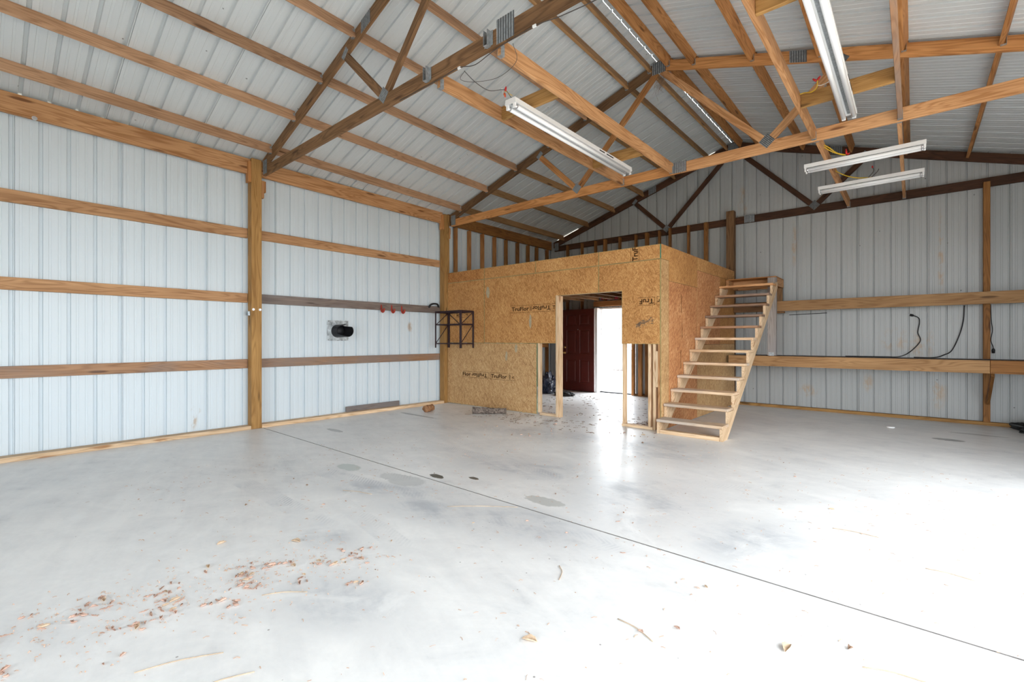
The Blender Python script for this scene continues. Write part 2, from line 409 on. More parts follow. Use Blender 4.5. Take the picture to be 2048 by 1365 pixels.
def rib_profile(a, b, phase, extra=(), hw=0.014):
    """positions along a ribbed sheet and how far each lies outwards"""
    P = []
    k0 = int(math.floor((a - phase) / PITCH)) - 1
    k = k0
    while phase + k * PITCH < b + PITCH:
        c = phase + k * PITCH
        lap = (k % 4 == 0)
        P += [(c - hw - 0.005, 0.0), (c - hw, 0.026), (c + hw, 0.026), (c + hw + 0.005, 0.0)]
        if lap: P += [(c + 0.026, 0.0), (c + 0.027, 0.012), (c + 0.030, 0.012), (c + 0.031, 0.0)]
        for q in (0.075, 0.152):
            P += [(c + q - 0.012, 0.0), (c + q - 0.009, 0.0028), (c + q + 0.009, 0.0028), (c + q + 0.012, 0.0)]
        k += 1
    P.sort()
    def at(s):
        for (s0, d0), (s1, d1) in zip(P, P[1:]):
            if s0 <= s <= s1: return d0 + (d1 - d0) * ((s - s0) / max(1e-9, s1 - s0))
        return 0.0
    Q = [(s, d) for s, d in P if a < s < b] + [(s, at(s)) for s in (a, b)] + [(s, at(s)) for e in extra for s in (e - 1e-4, e + 1e-4)]
    return sorted(Q)

# ------------------------------------------------------------------ shell
# floor slab with a sawn joint at Y = 2.80
bm = bmesh.new()
ys = [YFR - 0.1, 2.7935, 2.795, 2.805, 2.8065, YB + 0.1]; zs = [0, 0, -0.04, -0.04, 0, 0]
xs = [XL - 0.1 + (XR - XL + 0.2) * i / 12 for i in range(13)]
g = [[bm.verts.new((x, y, z)) for x in xs] for y, z in zip(ys, zs)]
for j in range(len(ys) - 1):
    for i in range(12): bm.faces.new((g[j][i], g[j][i + 1], g[j + 1][i + 1], g[j + 1][i])).material_index = 1 if 0 < j < 4 else 0
lo = [bm.verts.new((x, y, -0.15)) for x, y in ((xs[0], ys[0]), (xs[-1], ys[0]), (xs[-1], ys[-1]), (xs[0], ys[-1]))]
bm.faces.new(lo[::-1])
struct(obj('floor', bm, ['concrete', 'joint_dirt']))
bm = bmesh.new()
bmesh.ops.create_grid(bm, x_segments=24, y_segments=24, size=60)
for v in bm.verts: v.co.z = -0.16
struct(obj('ground', bm, 'ground'))

# left wall
bm = bmesh.new(); prev = None
for s, d in rib_profile(YFR, YB, 0.272):
    a = bm.verts.new((XL - d, s, 0.0)); b = bm.verts.new((XL - d, s, zroof(XL, s) + 0.002))
    if prev: bm.faces.new((prev[0], a, b, prev[1]))
    prev = (a, b)
struct(obj('wall_left', bm, 'wall_metal'))
# back wall with the doorway
DX0, DX1, DZ = -5.93, -4.96, 2.085
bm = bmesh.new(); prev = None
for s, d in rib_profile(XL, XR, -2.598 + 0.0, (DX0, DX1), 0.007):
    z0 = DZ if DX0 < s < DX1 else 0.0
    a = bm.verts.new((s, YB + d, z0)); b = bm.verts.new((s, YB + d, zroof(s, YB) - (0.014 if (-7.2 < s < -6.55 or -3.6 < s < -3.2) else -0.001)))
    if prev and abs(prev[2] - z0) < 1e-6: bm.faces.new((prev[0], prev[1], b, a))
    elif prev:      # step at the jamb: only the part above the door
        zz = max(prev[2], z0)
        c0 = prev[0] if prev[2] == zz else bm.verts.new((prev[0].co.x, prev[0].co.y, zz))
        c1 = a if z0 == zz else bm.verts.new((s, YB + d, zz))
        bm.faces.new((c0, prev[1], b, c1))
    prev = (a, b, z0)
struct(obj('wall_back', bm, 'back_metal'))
# right wall: solid beyond the second truss, two wide vehicle openings nearer the camera
OPEN = [(-0.75, 2.62), (2.98, 5.95)]; OPZ = 2.95; FOPEN = (-2.6, 1.75)
bm = bmesh.new(); prev = None
def rz(y): return OPZ if any(a < y < b for a, b in OPEN) else 0.0
for s, d in rib_profile(YFR, YB, 0.1, [e for o in OPEN for e in o]):
    z0 = rz(s)
    a = bm.verts.new((XR + d, s, z0)); b = bm.verts.new((XR + d, s, zroof(XR, s) + 0.002))
    if prev:
        zz = max(prev[2], z0)
        c0 = prev[0] if prev[2] == zz else bm.verts.new((prev[0].co.x, prev[0].co.y, zz))
        c1 = a if z0 == zz else bm.verts.new((s, XR + d, zz))
        if z0 != zz: c1.co = (XR + d, s, zz)
        bm.faces.new((c0, prev[1], b, c1))
    prev = (a, b, z0)
struct(obj('wall_right', bm, 'wall_metal'))
# front wall behind the camera
bm = bmesh.new(); prev = None
for s, d in rib_profile(XL, XR, -2.6, FOPEN):
    z0 = OPZ if FOPEN[0] < s < FOPEN[1] else 0.0
    a = bm.verts.new((s, YFR - d, z0)); b = bm.verts.new((s, YFR - d, zroof(s, YFR) + 0.002))
    if prev and prev[2] == z0: bm.faces.new((prev[0], a, b, prev[1]))
    prev = (a, b, z0)
struct(obj('wall_front', bm, 'wall_metal'))
# roof sheets, with a slit of daylight beside the ridge
bm = bmesh.new()
SLIT = (-2.835, -2.8336)
for x0, x1 in ((XL - 0.25, SLIT[0]), (SLIT[1], XR + 0.25)):
    prev = None
    cols = [x0, x1] if x1 < RX else [x0, RX, x1]
    for s, d in rib_profile(YFR - 0.2, YB + 0.25, 0.11):
        vs = [bm.verts.new((x, s, zroof(x, s) + d)) for x in cols]
        if prev:
            for i in range(len(cols) - 1): bm.faces.new((prev[i], prev[i + 1], vs[i + 1], vs[i]))
        prev = vs
struct(obj('ceiling', bm, 'roof_metal'))

# ------------------------------------------------------------------ metal bits
def ribbed_plate(bm, cx, cz, w, h, y, rot=0.0, skew=0.0, th=0.004, n=14):
    """nail plate standing on a truss face at Y=y, teeth rows as ridges"""
    ca, sa = math.cos(rot), math.sin(rot)
    m_ = 2 * n + 1
    cols = []
    for i in range(m_):
        u = -w / 2 + w * i / (m_ - 1); d = th if i % 2 else th * 0.25
        col = []
        for v in (-h / 2, h / 2):
            uu = u + skew * v
            col.append(bm.verts.new((cx + uu * ca - v * sa, y - d, cz + uu * sa + v * ca)))
        cols.append(col)
    for i, (a, b) in enumerate(zip(cols, cols[1:])): bm.faces.new((a[0], b[0], b[1], a[1])).material_index = (i // 2) % 2

def nail_plate(parent, cx, cz, w, h, y, rot=0.0, skew=0.0, m='galv_dull'):
    bm = bmesh.new(); ribbed_plate(bm, cx, cz, w, h, y, rot, skew)
    # closed rim so that the plate has thickness
    r = [(-w / 2, -h / 2), (w / 2, -h / 2), (w / 2, h / 2), (-w / 2, h / 2)]
    ca, sa = math.cos(rot), math.sin(rot)
    q = [bm.verts.new((cx + (u + skew * v) * ca - v * sa, y - 0.0008, cz + (u + skew * v) * sa + v * ca)) for u, v in r]
    bm.faces.new(q)
    return obj('nail_plate', bm, [m, 'galv_shade'], parent, Matrix.Translation((cx, y, cz)))

# ------------------------------------------------------------------ roof trusses
def truss(y, label, mats, T):
    d = dz(y); yc = y + 0.019
    t = thing('roof_truss', (RX, yc, 3.64 + d), label, 'roof truss')
    xl, xr = -7.27, 1.71
    zb = 3.64 + d
    lumber('bottom_chord', (xl + 0.03, yc, zb + 0.07), (-2.48, yc, zb + 0.07), 0.14, 0.038, mats[0], t)
    lumber('bottom_chord', (-2.475, yc, zb + 0.07), (xr - 0.03, yc, zb + 0.07), 0.14, 0.038, mats[1], t)
    th = math.atan(SL); off = 0.07 / math.cos(th)
    apex = 5.33 + d - off
    tn = 0.14 * math.tan(th) / 1
    lumber('top_chord', (xl, yc, apex - SL * (RX - xl)), (RX - 0.002, yc, apex), 0.14, 0.038, mats[2], t, cut0=0.045, cut1=0.045)
    lumber('top_chord', (xr, yc, apex - SL * (xr - RX)), (RX + 0.002, yc, apex), 0.14, 0.038, mats[3], t, cut0=0.045, cut1=0.045)
    for sgn, mi in ((-1, 4), (1, 5)):
        nb = RX + sgn * 1.40; nt = RX + sgn * 2.16
        zt = apex - SL * 2.16 - off * 0.9
        lumber('web', (nb + sgn * 0.02, yc, zb + 0.145), (nt, yc, zt), 0.089, 0.036, mats[mi], t, up=(0, 1, 0) if False else (1, 0, 0.3))
        lumber('web', (nb - sgn * 0.03, yc, zb + 0.145), (RX + sgn * 0.04, yc, 5.33 + d - off * 2 - 0.02), 0.089, 0.036, mats[mi], t, up=(1, 0, 0.3))
        nail_plate(t, nb - sgn * 0.005, zb + 0.14, 0.13, 0.13, y - 0.0005, rot=sgn * 0.75)
        nail_plate(t, nt + sgn * 0.0, zt + 0.025, 0.075, 0.13, y - 0.0005, rot=-sgn * 0.75 + PI / 2)
        nail_plate(t, RX + sgn * 1.73, apex - SL * 1.73, 0.19, 0.135, y - 0.0005, rot=-sgn * th, skew=-sgn * -0.32 * -1)
        nail_plate(t, (xl + 0.10) if sgn < 0 else (xr - 0.10), zb + 0.12, 0.13, 0.2, y - 0.0005)
    nail_plate(t, RX, apex - 0.03, 0.20, 0.17, y - 0.0005)
    nail_plate(t, -2.48, zb + (0.10 if T == 1 else 0.08), 0.19, 0.20 if T == 1 else 0.15, y - 0.0005, m='galv')
    return t
T1 = truss(YT[0], 'dark brown timber roof truss nearest the camera, crossing the top left', ['brown'] * 6, 1)
T2 = truss(YT[1], 'orange and brown timber roof truss in the middle, above the front of the boarded room', ['orange', 'fresh', 'brown', 'orange', 'orange', 'fresh'], 2)
T3 = truss(YT[2], 'dark stained timber roof truss standing against the back gable wall', ['dark'] * 6, 3)

# ------------------------------------------------------------------ purlins, one per bay and row
ORD = ['lowest', 'second', 'third', 'fourth', 'fifth', 'sixth', 'seventh']
PX = [4.17, 3.43, 2.70, 1.96, 1.23, 0.50, 0.14]
BAYS = [(-4.55, YT[0] - 0.002, 'in the nearest bay'), (YT[0] + 0.04, YT[1] - 0.002, 'between the first two trusses'), (YT[1] + 0.04, YT[2] - 0.002, 'in the bay against the back gable')]
for side, sgn in (('left', -1), ('right', 1)):
    for bi, (y0, y1, where) in enumerate(BAYS):
        for k, o in enumerate(PX):
            x = RX + sgn * o
            zc = lambda y: ztop(x, y) - 0.028
            mat = 'purlin' if sgn < 0 else 'orange'
            if o < 0.6: mat = 'orange' if sgn > 0 else 'shelfwood'
            if bi == 2 and sgn < 0: mat = 'shelfwood'
            p = lumber('roof_purlin', (x, y0, zc(y0)), (x, y1, zc(y1)), 0.135, 0.038, mat, None, up=(sgn * SL, 0, 1))
            word = 'ridge-side' if k == 6 else ORD[k]
            tag(p, f'{word} pine purlin up the {side} roof slope, {where}', 'purlin', f'roof purlins on the {side} slope')
            if bi < 2 and (sgn < 0 or bi == 1):
                bm = bmesh.new()
                bm_box(bm, x - 0.021, x + 0.021, y1 - 0.030, y1 - 0.001, zc(y1) - 0.072, zc(y1) - 0.0665)
                bm_box(bm, x - 0.0215, x - 0.0195, y1 - 0.030, y1 - 0.001, zc(y1) - 0.07, zc(y1) + 0.03)
                bm_box(bm, x + 0.0195, x + 0.0215, y1 - 0.030, y1 - 0.001, zc(y1) - 0.07, zc(y1) + 0.03)
                obj('hanger', bm, 'galv', p, W[p.name])

# ------------------------------------------------------------------ left wall timber
def bolt_head(bm, c, axis, r=0.014):
    mt = Matrix.Translation(c) @ Matrix.Rotation(PI / 2, 4, 'Y' if axis == 'x' else 'X')
    bmesh.ops.create_cone(bm, cap_ends=True, segments=12, radius1=r * 1.3, radius2=r * 1.3, depth=0.004, matrix=mt)
    c2 = Vector(c) + (Vector((0.006, 0, 0)) if axis == 'x' else Vector((0, -0.006, 0)))
    mt = Matrix.Translation(c2) @ Matrix.Rotation(PI / 2, 4, 'Y' if axis == 'x' else 'X')
    bmesh.ops.create_cone(bm, cap_ends=True, segments=6, radius1=r, radius2=r * 0.9, depth=0.012, matrix=mt)

PY = [(2.645, 2.787), (6.312, 6.452)]
for i, (a, b) in enumerate(PY):
    ztp = zroof(XF, a) - 0.05
    lab = ['tall treated timber post with two bolt heads, nearest along the left wall', 'treated timber post at the left end of the boarded room front'][i]
    t = thing('timber_post', (XF - 0.07, (a + b) / 2, 0), lab, 'post')
    lbox('shaft', XF - 0.14, XF, a, b, 0, ztp, 'treated', t, bev=0.004)
    lbox('block', XF - 0.11, XF - 0.002, a - 0.040, a - 0.002, 3.56 + dz(a) * 0.5, 3.86 + dz(a) * 0.5, 'orange', t)
    lbox('block', XF - 0.07, XF - 0.012, b + 0.002, b + 0.038, 3.40, 3.62 + dz(a) * 0.5, 'fresh', t)
    lbox('block', XF - 0.13, XF - 0.05, b + 0.041, b + 0.078, 3.50, 3.63 + dz(a) * 0.5, 'orange', t)
    if i == 0:
        for yy in (2.671, 2.762):
            bm = bmesh.new(); bolt_head(bm, (XF + 0.002, yy, 1.745), 'x')
            obj('bolt', bm, 'steel', t, Matrix.Translation((XF, yy, 1.745)))
        bm = bmesh.new(); bm_box(bm, XF - 0.10, XF - 0.04, a - 0.03, a - 0.001, 1.655, 1.72)
        bmesh.ops.bevel(bm, geom=list(bm.edges), offset=0.004, segments=1, affect='EDGES')
        obj('junction_box', bm, 'galv', t, Matrix.Translation((XF - 0.07, a, 1.66)))

GZ = [(2.80, 2.94), (1.848, 1.986), (0.885, 1.017)]
seg = [(-4.55, PY[0][0] - 0.001), (PY[0][1] + 0.001, PY[1][0] - 0.001)]
gm = [['girt', 'girt', 'weathered'], ['girt', 'grey', 'weathered']]
gl = [['topmost girt board on the left wall, left of the tall post', 'middle orange girt board on the left wall, left of the tall post', 'lowest girt board with weathered left end, left of the tall post'],
      ['topmost girt board on the left wall between the two posts', 'weathered grey girt board carrying three red hooks', 'lowest weathered girt board between the two left posts']]
for s, (a, b) in enumerate(seg):
    for k, (z0, z1) in enumerate(GZ):
        tag(lbox('wall_girt', XL + 0.002, XL + 0.04, a, b, z0, z1, gm[s][k]), gl[s][k], 'girt', 'girts on the left wall')
# eave beams
eb = []
for (a, b, lab) in ((-4.55, PY[0][0] - 0.002, 'deep pine eave beam on the left wall before the tall post'), (PY[0][1] + 0.002, PY[1][0] - 0.002, 'deep pine eave beam on the left wall between the two posts'), (PY[1][1] + 0.002, YT[2] - 0.005, 'shaded eave beam on the left wall above the loft')):
    z0, z1 = 3.69 + 0.4 * dz(a), 3.69 + 0.4 * dz(b)
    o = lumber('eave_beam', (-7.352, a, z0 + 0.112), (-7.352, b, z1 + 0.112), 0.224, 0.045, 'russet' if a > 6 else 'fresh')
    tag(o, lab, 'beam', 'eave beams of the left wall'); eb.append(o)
bm = bmesh.new(); bolt_head(bm, (-7.327, 0.445, 3.745), 'x', 0.018)
obj('bolt', bm, 'steel', eb[0], Matrix.Translation((-7.33, 0.445, 3.745)))

# base boards
def base(name, *a):
    o = lbox(name, *a); return struct(o)
base('baseboard_left', XL + 0.03, XF + 0.0, -4.5, PY[0][0] - 0.003, 0.0, 0.052, 'pale')
base('baseboard_left', XL + 0.03, XF + 0.0, PY[0][1] + 0.003, PY[1][0] - 0.003, 0.0, 0.052, 'pale')
base('baseboard_back', -2.68, XR - 0.02, 10.06, 10.155, 0.0, 0.05, 'treated')

# ------------------------------------------------------------------ ceiling joists for the lamps, with blocking
JZ = 3.65
def joist(x, y0, y1, m, lab, hang=True):
    o = lbox('ceiling_joist', x - 0.019, x + 0.019, y0, y1, JZ, JZ + 0.14, m)
    tag(o, lab, 'joist', 'joists hung between the trusses')
    if hang:
        for yy, s in ((y0, 1), (y1, -1)):
            bm = bmesh.new(); ya, yb = sorted((yy + s * 0.001, yy + s * 0.045))
            bm_box(bm, x - 0.023, x + 0.023, ya, yb, JZ - 0.003, JZ - 0.0005)
            bm_box(bm, x - 0.0225, x - 0.0198, ya, yb, JZ - 0.002, JZ + 0.09)
            bm_box(bm, x + 0.0198, x + 0.0225, ya, yb, JZ - 0.002, JZ + 0.09)
            obj('hanger', bm, 'galv', o, W[o.name])
    return o
JA = joist(-3.345, YT[0] + 0.041, YT[1] - 0.003, 'fresh', 'orange joist left of the hanging double tube lamp, between the first two trusses')
JB = joist(-2.585, YT[0] + 0.041, YT[1] - 0.003, 'fresh', 'orange joist right of the left lamp, between the first two trusses')
JC = joist(-0.885, YT[0] + 0.041, YT[1] - 0.003, 'fresh', 'orange joist left of the brightest lamp at top right')
JD = joist(-0.11, YT[0] + 0.041, YT[1] - 0.003, 'weathered', 'greyish weathered joist right of the brightest lamp at top right')
JE = joist(-0.87, YT[1] + 0.041, YT[2] - 0.003, 'fresh', 'joist over the two rear lamps, left one of the pair')
JF = joist(-0.12, YT[1] + 0.041, YT[2] - 0.003, 'fresh', 'joist over the two rear lamps, right one of the pair')
for x0, x1, y, m, lab in ((-3.325, -2.605, 3.70, 'treated', 'blocking board over the near end of the left lamp'), (-3.325, -2.605, 5.56, 'treated', 'blocking board over the far end of the left lamp'),
                          (-0.865, -0.13, 3.70, 'treated', 'blocking board at the top edge over the brightest lamp'), (-0.865, -0.13, 5.48, 'treated', 'yellowish blocking board over the far end of the brightest lamp')):
    tag(lbox('blocking_board', x0, x1, y - 0.019, y + 0.019, JZ, JZ + 0.14, m), lab, 'blocking', 'blocking between the lamp joists')
# empty hangers left on the near face of the first truss
for x, lab in ((-3.44, 'empty metal joist hanger on the near truss, lower left one'), (-2.655, 'empty metal joist hanger on the near truss beside the big nail plate')):
    z0 = 3.64 + dz(YT[0]) + 0.005; y = YT[0] - 0.007
    bm = bmesh.new()
    bm_box(bm, x - 0.022, x + 0.022, y - 0.045, y, z0, z0 + 0.003)
    bm_box(bm, x - 0.022, x - 0.019, y - 0.045, y, z0, z0 + 0.13)
    bm_box(bm, x + 0.019, x + 0.022, y - 0.045, y, z0, z0 + 0.13)
    bm_box(bm, x - 0.047, x - 0.019, y - 0.003, y, z0 + 0.01, z0 + 0.13)
    bm_box(bm, x + 0.019, x + 0.047, y - 0.003, y, z0 + 0.01, z0 + 0.13)
    tag(obj('joist_hanger', bm, 'galv', None, Matrix.Translation((x, y, z0))), lab, 'joist hanger', 'empty joist hangers')

# ------------------------------------------------------------------ lamps
def lamp(c, L, along, label, z_top):
    """open strip lamp with two tubes; c = centre (x, y), along 'x' or 'y'"""
    loc = Vector((c[0], c[1], z_top)); t = thing('fluorescent_lamp', loc, label, 'lamp')
    R = Matrix.Rotation(PI / 2, 4, 'Z') if along == 'y' else Matrix()
    wm = Matrix.Translation(loc) @ R
    h = L / 2
    def add(name, bm, m, smooth=False): 
        return obj(name, bm, m, t, wm, smooth, local=True)
    bm = bmesh.new()
    # channel with sloping reflector sides
    prism(bm, [(-0.062, 0), (0.062, 0), (0.067, -0.050), (0.060, -0.050), (0.020, -0.040), (-0.020, -0.040), (-0.060, -0.050), (-0.067, -0.050)], 'x', -h, h)
    hs = add('housing', bm, 'white_enamel')
    for x0, x1 in ((-0.29, -0.22), (-0.20, -0.15)) if along == 'y' else ():
        bm = bmesh.new(); bm_box(bm, -x1 * L, -x0 * L, -0.0668, -0.060, -0.034, -0.020)
        bm.transform(Matrix.Translation((0, 0, 0))); obj('slot', bm, 'slot', hs, wm, local=True)
    for sy in (-1, 1):
        bm = bmesh.new(); bm_tube(bm, [(-h + 0.03, sy * 0.043, -0.075), (h - 0.03, sy * 0.043, -0.075)], 0.021, 14)
        tb = add('tube', bm, 'tube', True)
        for sx in (-1, 1):
            bm = bmesh.new(); bm_tube(bm, [(sx * (h - 0.045), sy * 0.043, -0.075), (sx * (h - 0.022), sy * 0.043, -0.075)], 0.0216, 14)
            obj('tube_cap', bm, 'steel', tb, wm, True, local=True)
            bm = bmesh.new(); bm_box(bm, sx * (h - 0.012) - 0.010, sx * (h - 0.012) + 0.010, sy * 0.043 - 0.017, sy * 0.043 + 0.017, -0.098, -0.046)
            bmesh.ops.bevel(bm, geom=list(bm.edges), offset=0.004, segments=1, affect='EDGES')
            add('lamp_holder', bm, 'white_plastic')
    for sx in (-1, 1):
        bm = bmesh.new()
        prism(bm, [(-0.063, 0.001), (0.063, 0.001), (0.068, -0.054), (-0.068, -0.054)], 'x', sx * h - 0.002 * sx, sx * h + 0.002 * sx)
        add('end_plate', bm, 'white_enamel')
    bm = bmesh.new(); bm_box(bm, -h + 0.02, h - 0.02, -0.012, 0.012, -0.043, -0.0405)
    add('ballast_cover', bm, 'galv')
    return t
lamp((-2.965, 4.63), 2.44, 'y', 'long white double tube lamp hanging at upper left centre', JZ - 0.002)
lamp((-0.50, 4.62), 2.44, 'y', 'bright long white double tube lamp cut by the top edge of the photo', JZ - 0.002)
lamp((-0.50, 7.33), 1.22, 'x', 'short white strip lamp, nearer of the rear pair', JZ - 0.002)
lamp((-0.50, 8.53), 1.22, 'x', 'short white strip lamp, farther of the rear pair', JZ - 0.002)

def wires(name, lab, paths, nuts, root):
    t = thing(name, root, lab, 'wire')
    for pts, r, m in paths: tube('wire_strand', pts, r, m, t)
    for p, d in nuts:
        bm = bmesh.new(); p = Vector(p); d = Vector(d)
        bm_tube(bm, [p, p + d * 0.5, p + d], 0.01, 8, [0.011, 0.010, 0.006])
        obj('wire_nut', bm, 'red_nut', t, Matrix.Translation(p), True)
wires('lamp_wiring', 'thin wires with red wire nuts at the near end of the left lamp',
      [([(-3.03, 2.86, 3.70), (-2.98, 2.95, 3.62), (-2.96, 3.1, 3.60), (-2.94, 3.25, 3.66), (-2.95, 3.33, 3.69), (-2.96, 3.42, 3.655)], 0.003, 'grey_wire'), ([(-2.96, 3.33, 3.69), (-3.0, 3.32, 3.72), (-2.97, 3.34, 3.63)], 0.003, 'white_wire'), ([(-2.95, 3.31, 3.63), (-2.98, 3.35, 3.70), (-2.93, 3.40, 3.66)], 0.003, 'yellow_wire')],
      [((-2.95, 3.32, 3.685), (0.0, 0.01, 0.04)), ((-2.97, 3.33, 3.665), (0.01, 0, -0.035))], (-2.96, 3.33, 3.65))
wires('lamp_wiring', 'yellow and white wires with red nut between joist and brightest lamp',
      [([(-0.865, 5.40, 3.76), (-0.82, 5.40, 3.76), (-0.76, 5.36, 3.73), (-0.71, 5.32, 3.74), (-0.70, 5.30, 3.80)], 0.005, 'yellow_wire'), ([(-0.71, 5.32, 3.76), (-0.66, 5.3, 3.74), (-0.59, 5.25, 3.74), (-0.55, 5.20, 3.80), (-0.51, 5.15, 3.655)], 0.0035, 'white_wire')],
      [((-0.71, 5.31, 3.80), (-0.03, 0, 0.03)), ((-0.70, 5.30, 3.80), (0.02, 0.01, 0.035))], (-0.70, 5.30, 3.70))
wires('lamp_wiring', 'yellow wires with red nuts above the nearer rear lamp',
      [([(-0.85, 6.95, 3.74), (-0.80, 7.02, 3.71), (-0.74, 7.18, 3.68), (-0.66, 7.28, 3.665)], 0.007, 'yellow_wire'), ([(-0.85, 6.97, 3.72), (-0.78, 7.10, 3.68), (-0.68, 7.30, 3.67)], 0.006, 'yellow_wire')],
      [((-0.65, 7.28, 3.67), (-0.005, 0, 0.07)), ((-0.645, 7.29, 3.665), (0.03, 0, 0.02))], (-0.66, 7.28, 3.65))
wires('lamp_wiring', 'yellow wire with twisted leads above the farther rear lamp',
      [([(-0.85, 8.1, 3.73), (-0.76, 8.30, 3.70), (-0.62, 8.45, 3.67), (-0.45, 8.53, 3.66)], 0.007, 'yellow_wire'), ([(-0.50, 8.5, 3.66), (-0.44, 8.5, 3.74), (-0.45, 8.5, 3.80)], 0.005, 'grey_wire'), ([(-0.46, 8.5, 3.66), (-0.40, 8.5, 3.72), (-0.38, 8.5, 3.76)], 0.005, 'grey_wire')],
      [((-0.45, 8.5, 3.79), (-0.005, 0, 0.03))], (-0.5, 8.5, 3.65))
t = thing('stapled_wire', (-2.2, 2.81, 3.70), 'thin dark wire clipped along the underside of the near truss', 'wire')
tube('wire_strand', [(-3.9, 2.80, 3.705), (-3.3, 2.80, 3.70), (-3.03, 2.795, 3.70), (-2.85, 2.82, 3.67), (-2.6, 2.81, 3.695), (-2.19, 2.80, 3.70), (-1.95, 2.83, 3.69), (-1.6, 2.86, 3.69), (-1.2, 2.88, 3.70)], 0.0035, 'grey_wire', t)
for x in (-3.03, -2.19):
    bm = bmesh.new(); bm_box(bm, x - 0.016, x + 0.016, 2.792, 2.806, 3.692, 3.709); obj('clip', bm, 'white_plastic', t, Matrix.Translation((x, 2.8, 3.7)))
for o in (tube('loose_wire', [(-2.45, 2.85, 3.70), (-2.5, 2.95, 3.62), (-2.75, 3.0, 3.60), (-3.0, 2.95, 3.63), (-3.1, 2.88, 3.66), (-3.02, 2.86, 3.70)], 0.0022, 'grey_wire'),):
    tag(o, 'thin loose wire looping below the near truss between the hangers', 'wire')

bm = bmesh.new(); rn = random.Random(5)
for _ in range(46):
    p = Vector((-2.74 + rn.gauss(0, 0.035), 6.44, 5.06 + rn.gauss(0, 0.05))); L = rn.uniform(0.05, 0.2)
    bm_tube(bm, [p, p + Vector((rn.gauss(0, 0.03), rn.uniform(-0.04, 0), -L * 0.4)), p + Vector((rn.gauss(0, 0.05), rn.uniform(-0.03, 0.01), -L))], 0.0013, 3)
tag(obj('straw_nest', bm, 'leaf_c', None, Matrix.Translation((-2.74, 6.44, 5.1))), 'ragged straw nest hanging under the peak of the middle truss', 'nest')
# ------------------------------------------------------------------ loft studs and the back gable timber
for k, y in enumerate((6.69, 7.09, 7.50, 7.90, 8.30, 8.73, 9.14, 9.50, 9.95)):
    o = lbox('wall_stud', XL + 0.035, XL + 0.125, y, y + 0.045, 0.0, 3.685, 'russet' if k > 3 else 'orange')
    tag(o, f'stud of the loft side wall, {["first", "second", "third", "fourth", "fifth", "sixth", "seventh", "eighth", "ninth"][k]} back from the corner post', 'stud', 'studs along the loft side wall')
BS = [-6.81, -6.37, -5.98, -5.73, -5.32, -4.91, -4.65, -4.34, -4.10, -3.69, -3.34]
for k, x in enumerate(BS):
    z0 = DZ + 0.17 if -5.99 < x < -4.90 else 0.0
    w = 0.07 if k in (3, 6, 10) else 0.04
    o = lbox('wall_stud', x, x + w, 10.03, 10.117, z0, 3.74 if k < 8 else 3.765, 'russet')
    tag(o, f'stud of the back wall above the room, {["first", "second", "third", "fourth", "fifth", "sixth", "seventh", "eighth", "ninth", "tenth", "last"][k]} from the left corner', 'stud', 'studs along the back wall of the loft')
tag(lbox('timber_post', -2.88, -2.735, 9.975, 10.116, 0, 3.90, 'brown'), 'dark timber post at the back wall behind the corner of the boarded room', 'post')
tag(lbox('timber_post', 0.80, 0.875, 10.03, 10.116, 0.052, 3.70, 'russet'), 'orange timber stud at the back wall near the right edge of the photo', 'post')

# ------------------------------------------------------------------ OSB sheets
def sheet(name, poly, axis, a, b, m, label, group, parent=None, edge=0.005, rim='seam'):
    """sheet of strand board, poly in its plane, thickness a..b with a the face that shows; painted rim"""
    bm = bmesh.new()
    n = len(poly)
    area = sum(poly[i][0] * poly[(i + 1) % n][1] - poly[(i + 1) % n][0] * poly[i][1] for i in range(n))
    if area < 0: poly = poly[::-1]
    ins = []
    for i in range(n):
        p0, p1, p2 = Vector(poly[i - 1]), Vector(poly[i]), Vector(poly[(i + 1) % n])
        e1, e2 = (p1 - p0).normalized(), (p2 - p1).normalized()
        n1, n2 = Vector((-e1.y, e1.x)), Vector((-e2.y, e2.x))
        ins.append(p1 + (n1 + n2) * edge)
    def P(u, v, k): return {'x': (k, u, v), 'y': (u, k, v)}[axis]
    F = [bm.verts.new(P(*p, a)) for p in poly]; I = [bm.verts.new(P(*p, a)) for p in ins]; B = [bm.verts.new(P(*p, b)) for p in poly]
    bm.faces.new(I).material_index = 0
    bm.faces.new(B[::-1]).material_index = 0
    for i in range(n):
        j = (i + 1) % n
        bm.faces.new((F[i], F[j], I[j], I[i])).material_index = 2
        bm.faces.new((F[j], F[i], B[i], B[j])).material_index = 1
    bmesh.ops.recalc_face_normals(bm, faces=list(bm.faces))
    cx = sum(p[0] for p in poly) / n; zc = min(p[1] for p in poly)
    o = obj(name, bm, [m, rim, 'seam' if axis == 'y' else m], parent, Matrix.Translation(P(cx, zc, a)))
    return tag(o, label, 'board', group)
R4 = lambda x0, x1, z0, z1: [(x0, z0), (x1, z0), (x1, z1), (x0, z1)]
F0, F1 = YW, YW + 0.012
G = 'strand boards on the room front'
S1, S2, S3, OT = 1.240, 2.458, 2.672, 2.040
s_low = sheet('strand_board', R4(-7.275, -4.955, 0.012, S1 - 0.004), 'y', F0, F1, 'osb_low', 'lower strand board of the room front with stamped printing, behind the log', G, rim='green_edge')
s_ml = sheet('strand_board', R4(-7.275, -6.228, S1, S2), 'y', F0, F1, 'osb', 'narrow upper strand board behind the dark metal rack', G)
s_mm = sheet('strand_board', [(-6.223, S1), (-4.555, S1), (-4.555, OT), (-3.735, OT), (-3.735, S2), (-6.223, S2)], 'y', F0, F1, 'osb', 'large stamped strand board left of and over the doorway', G)
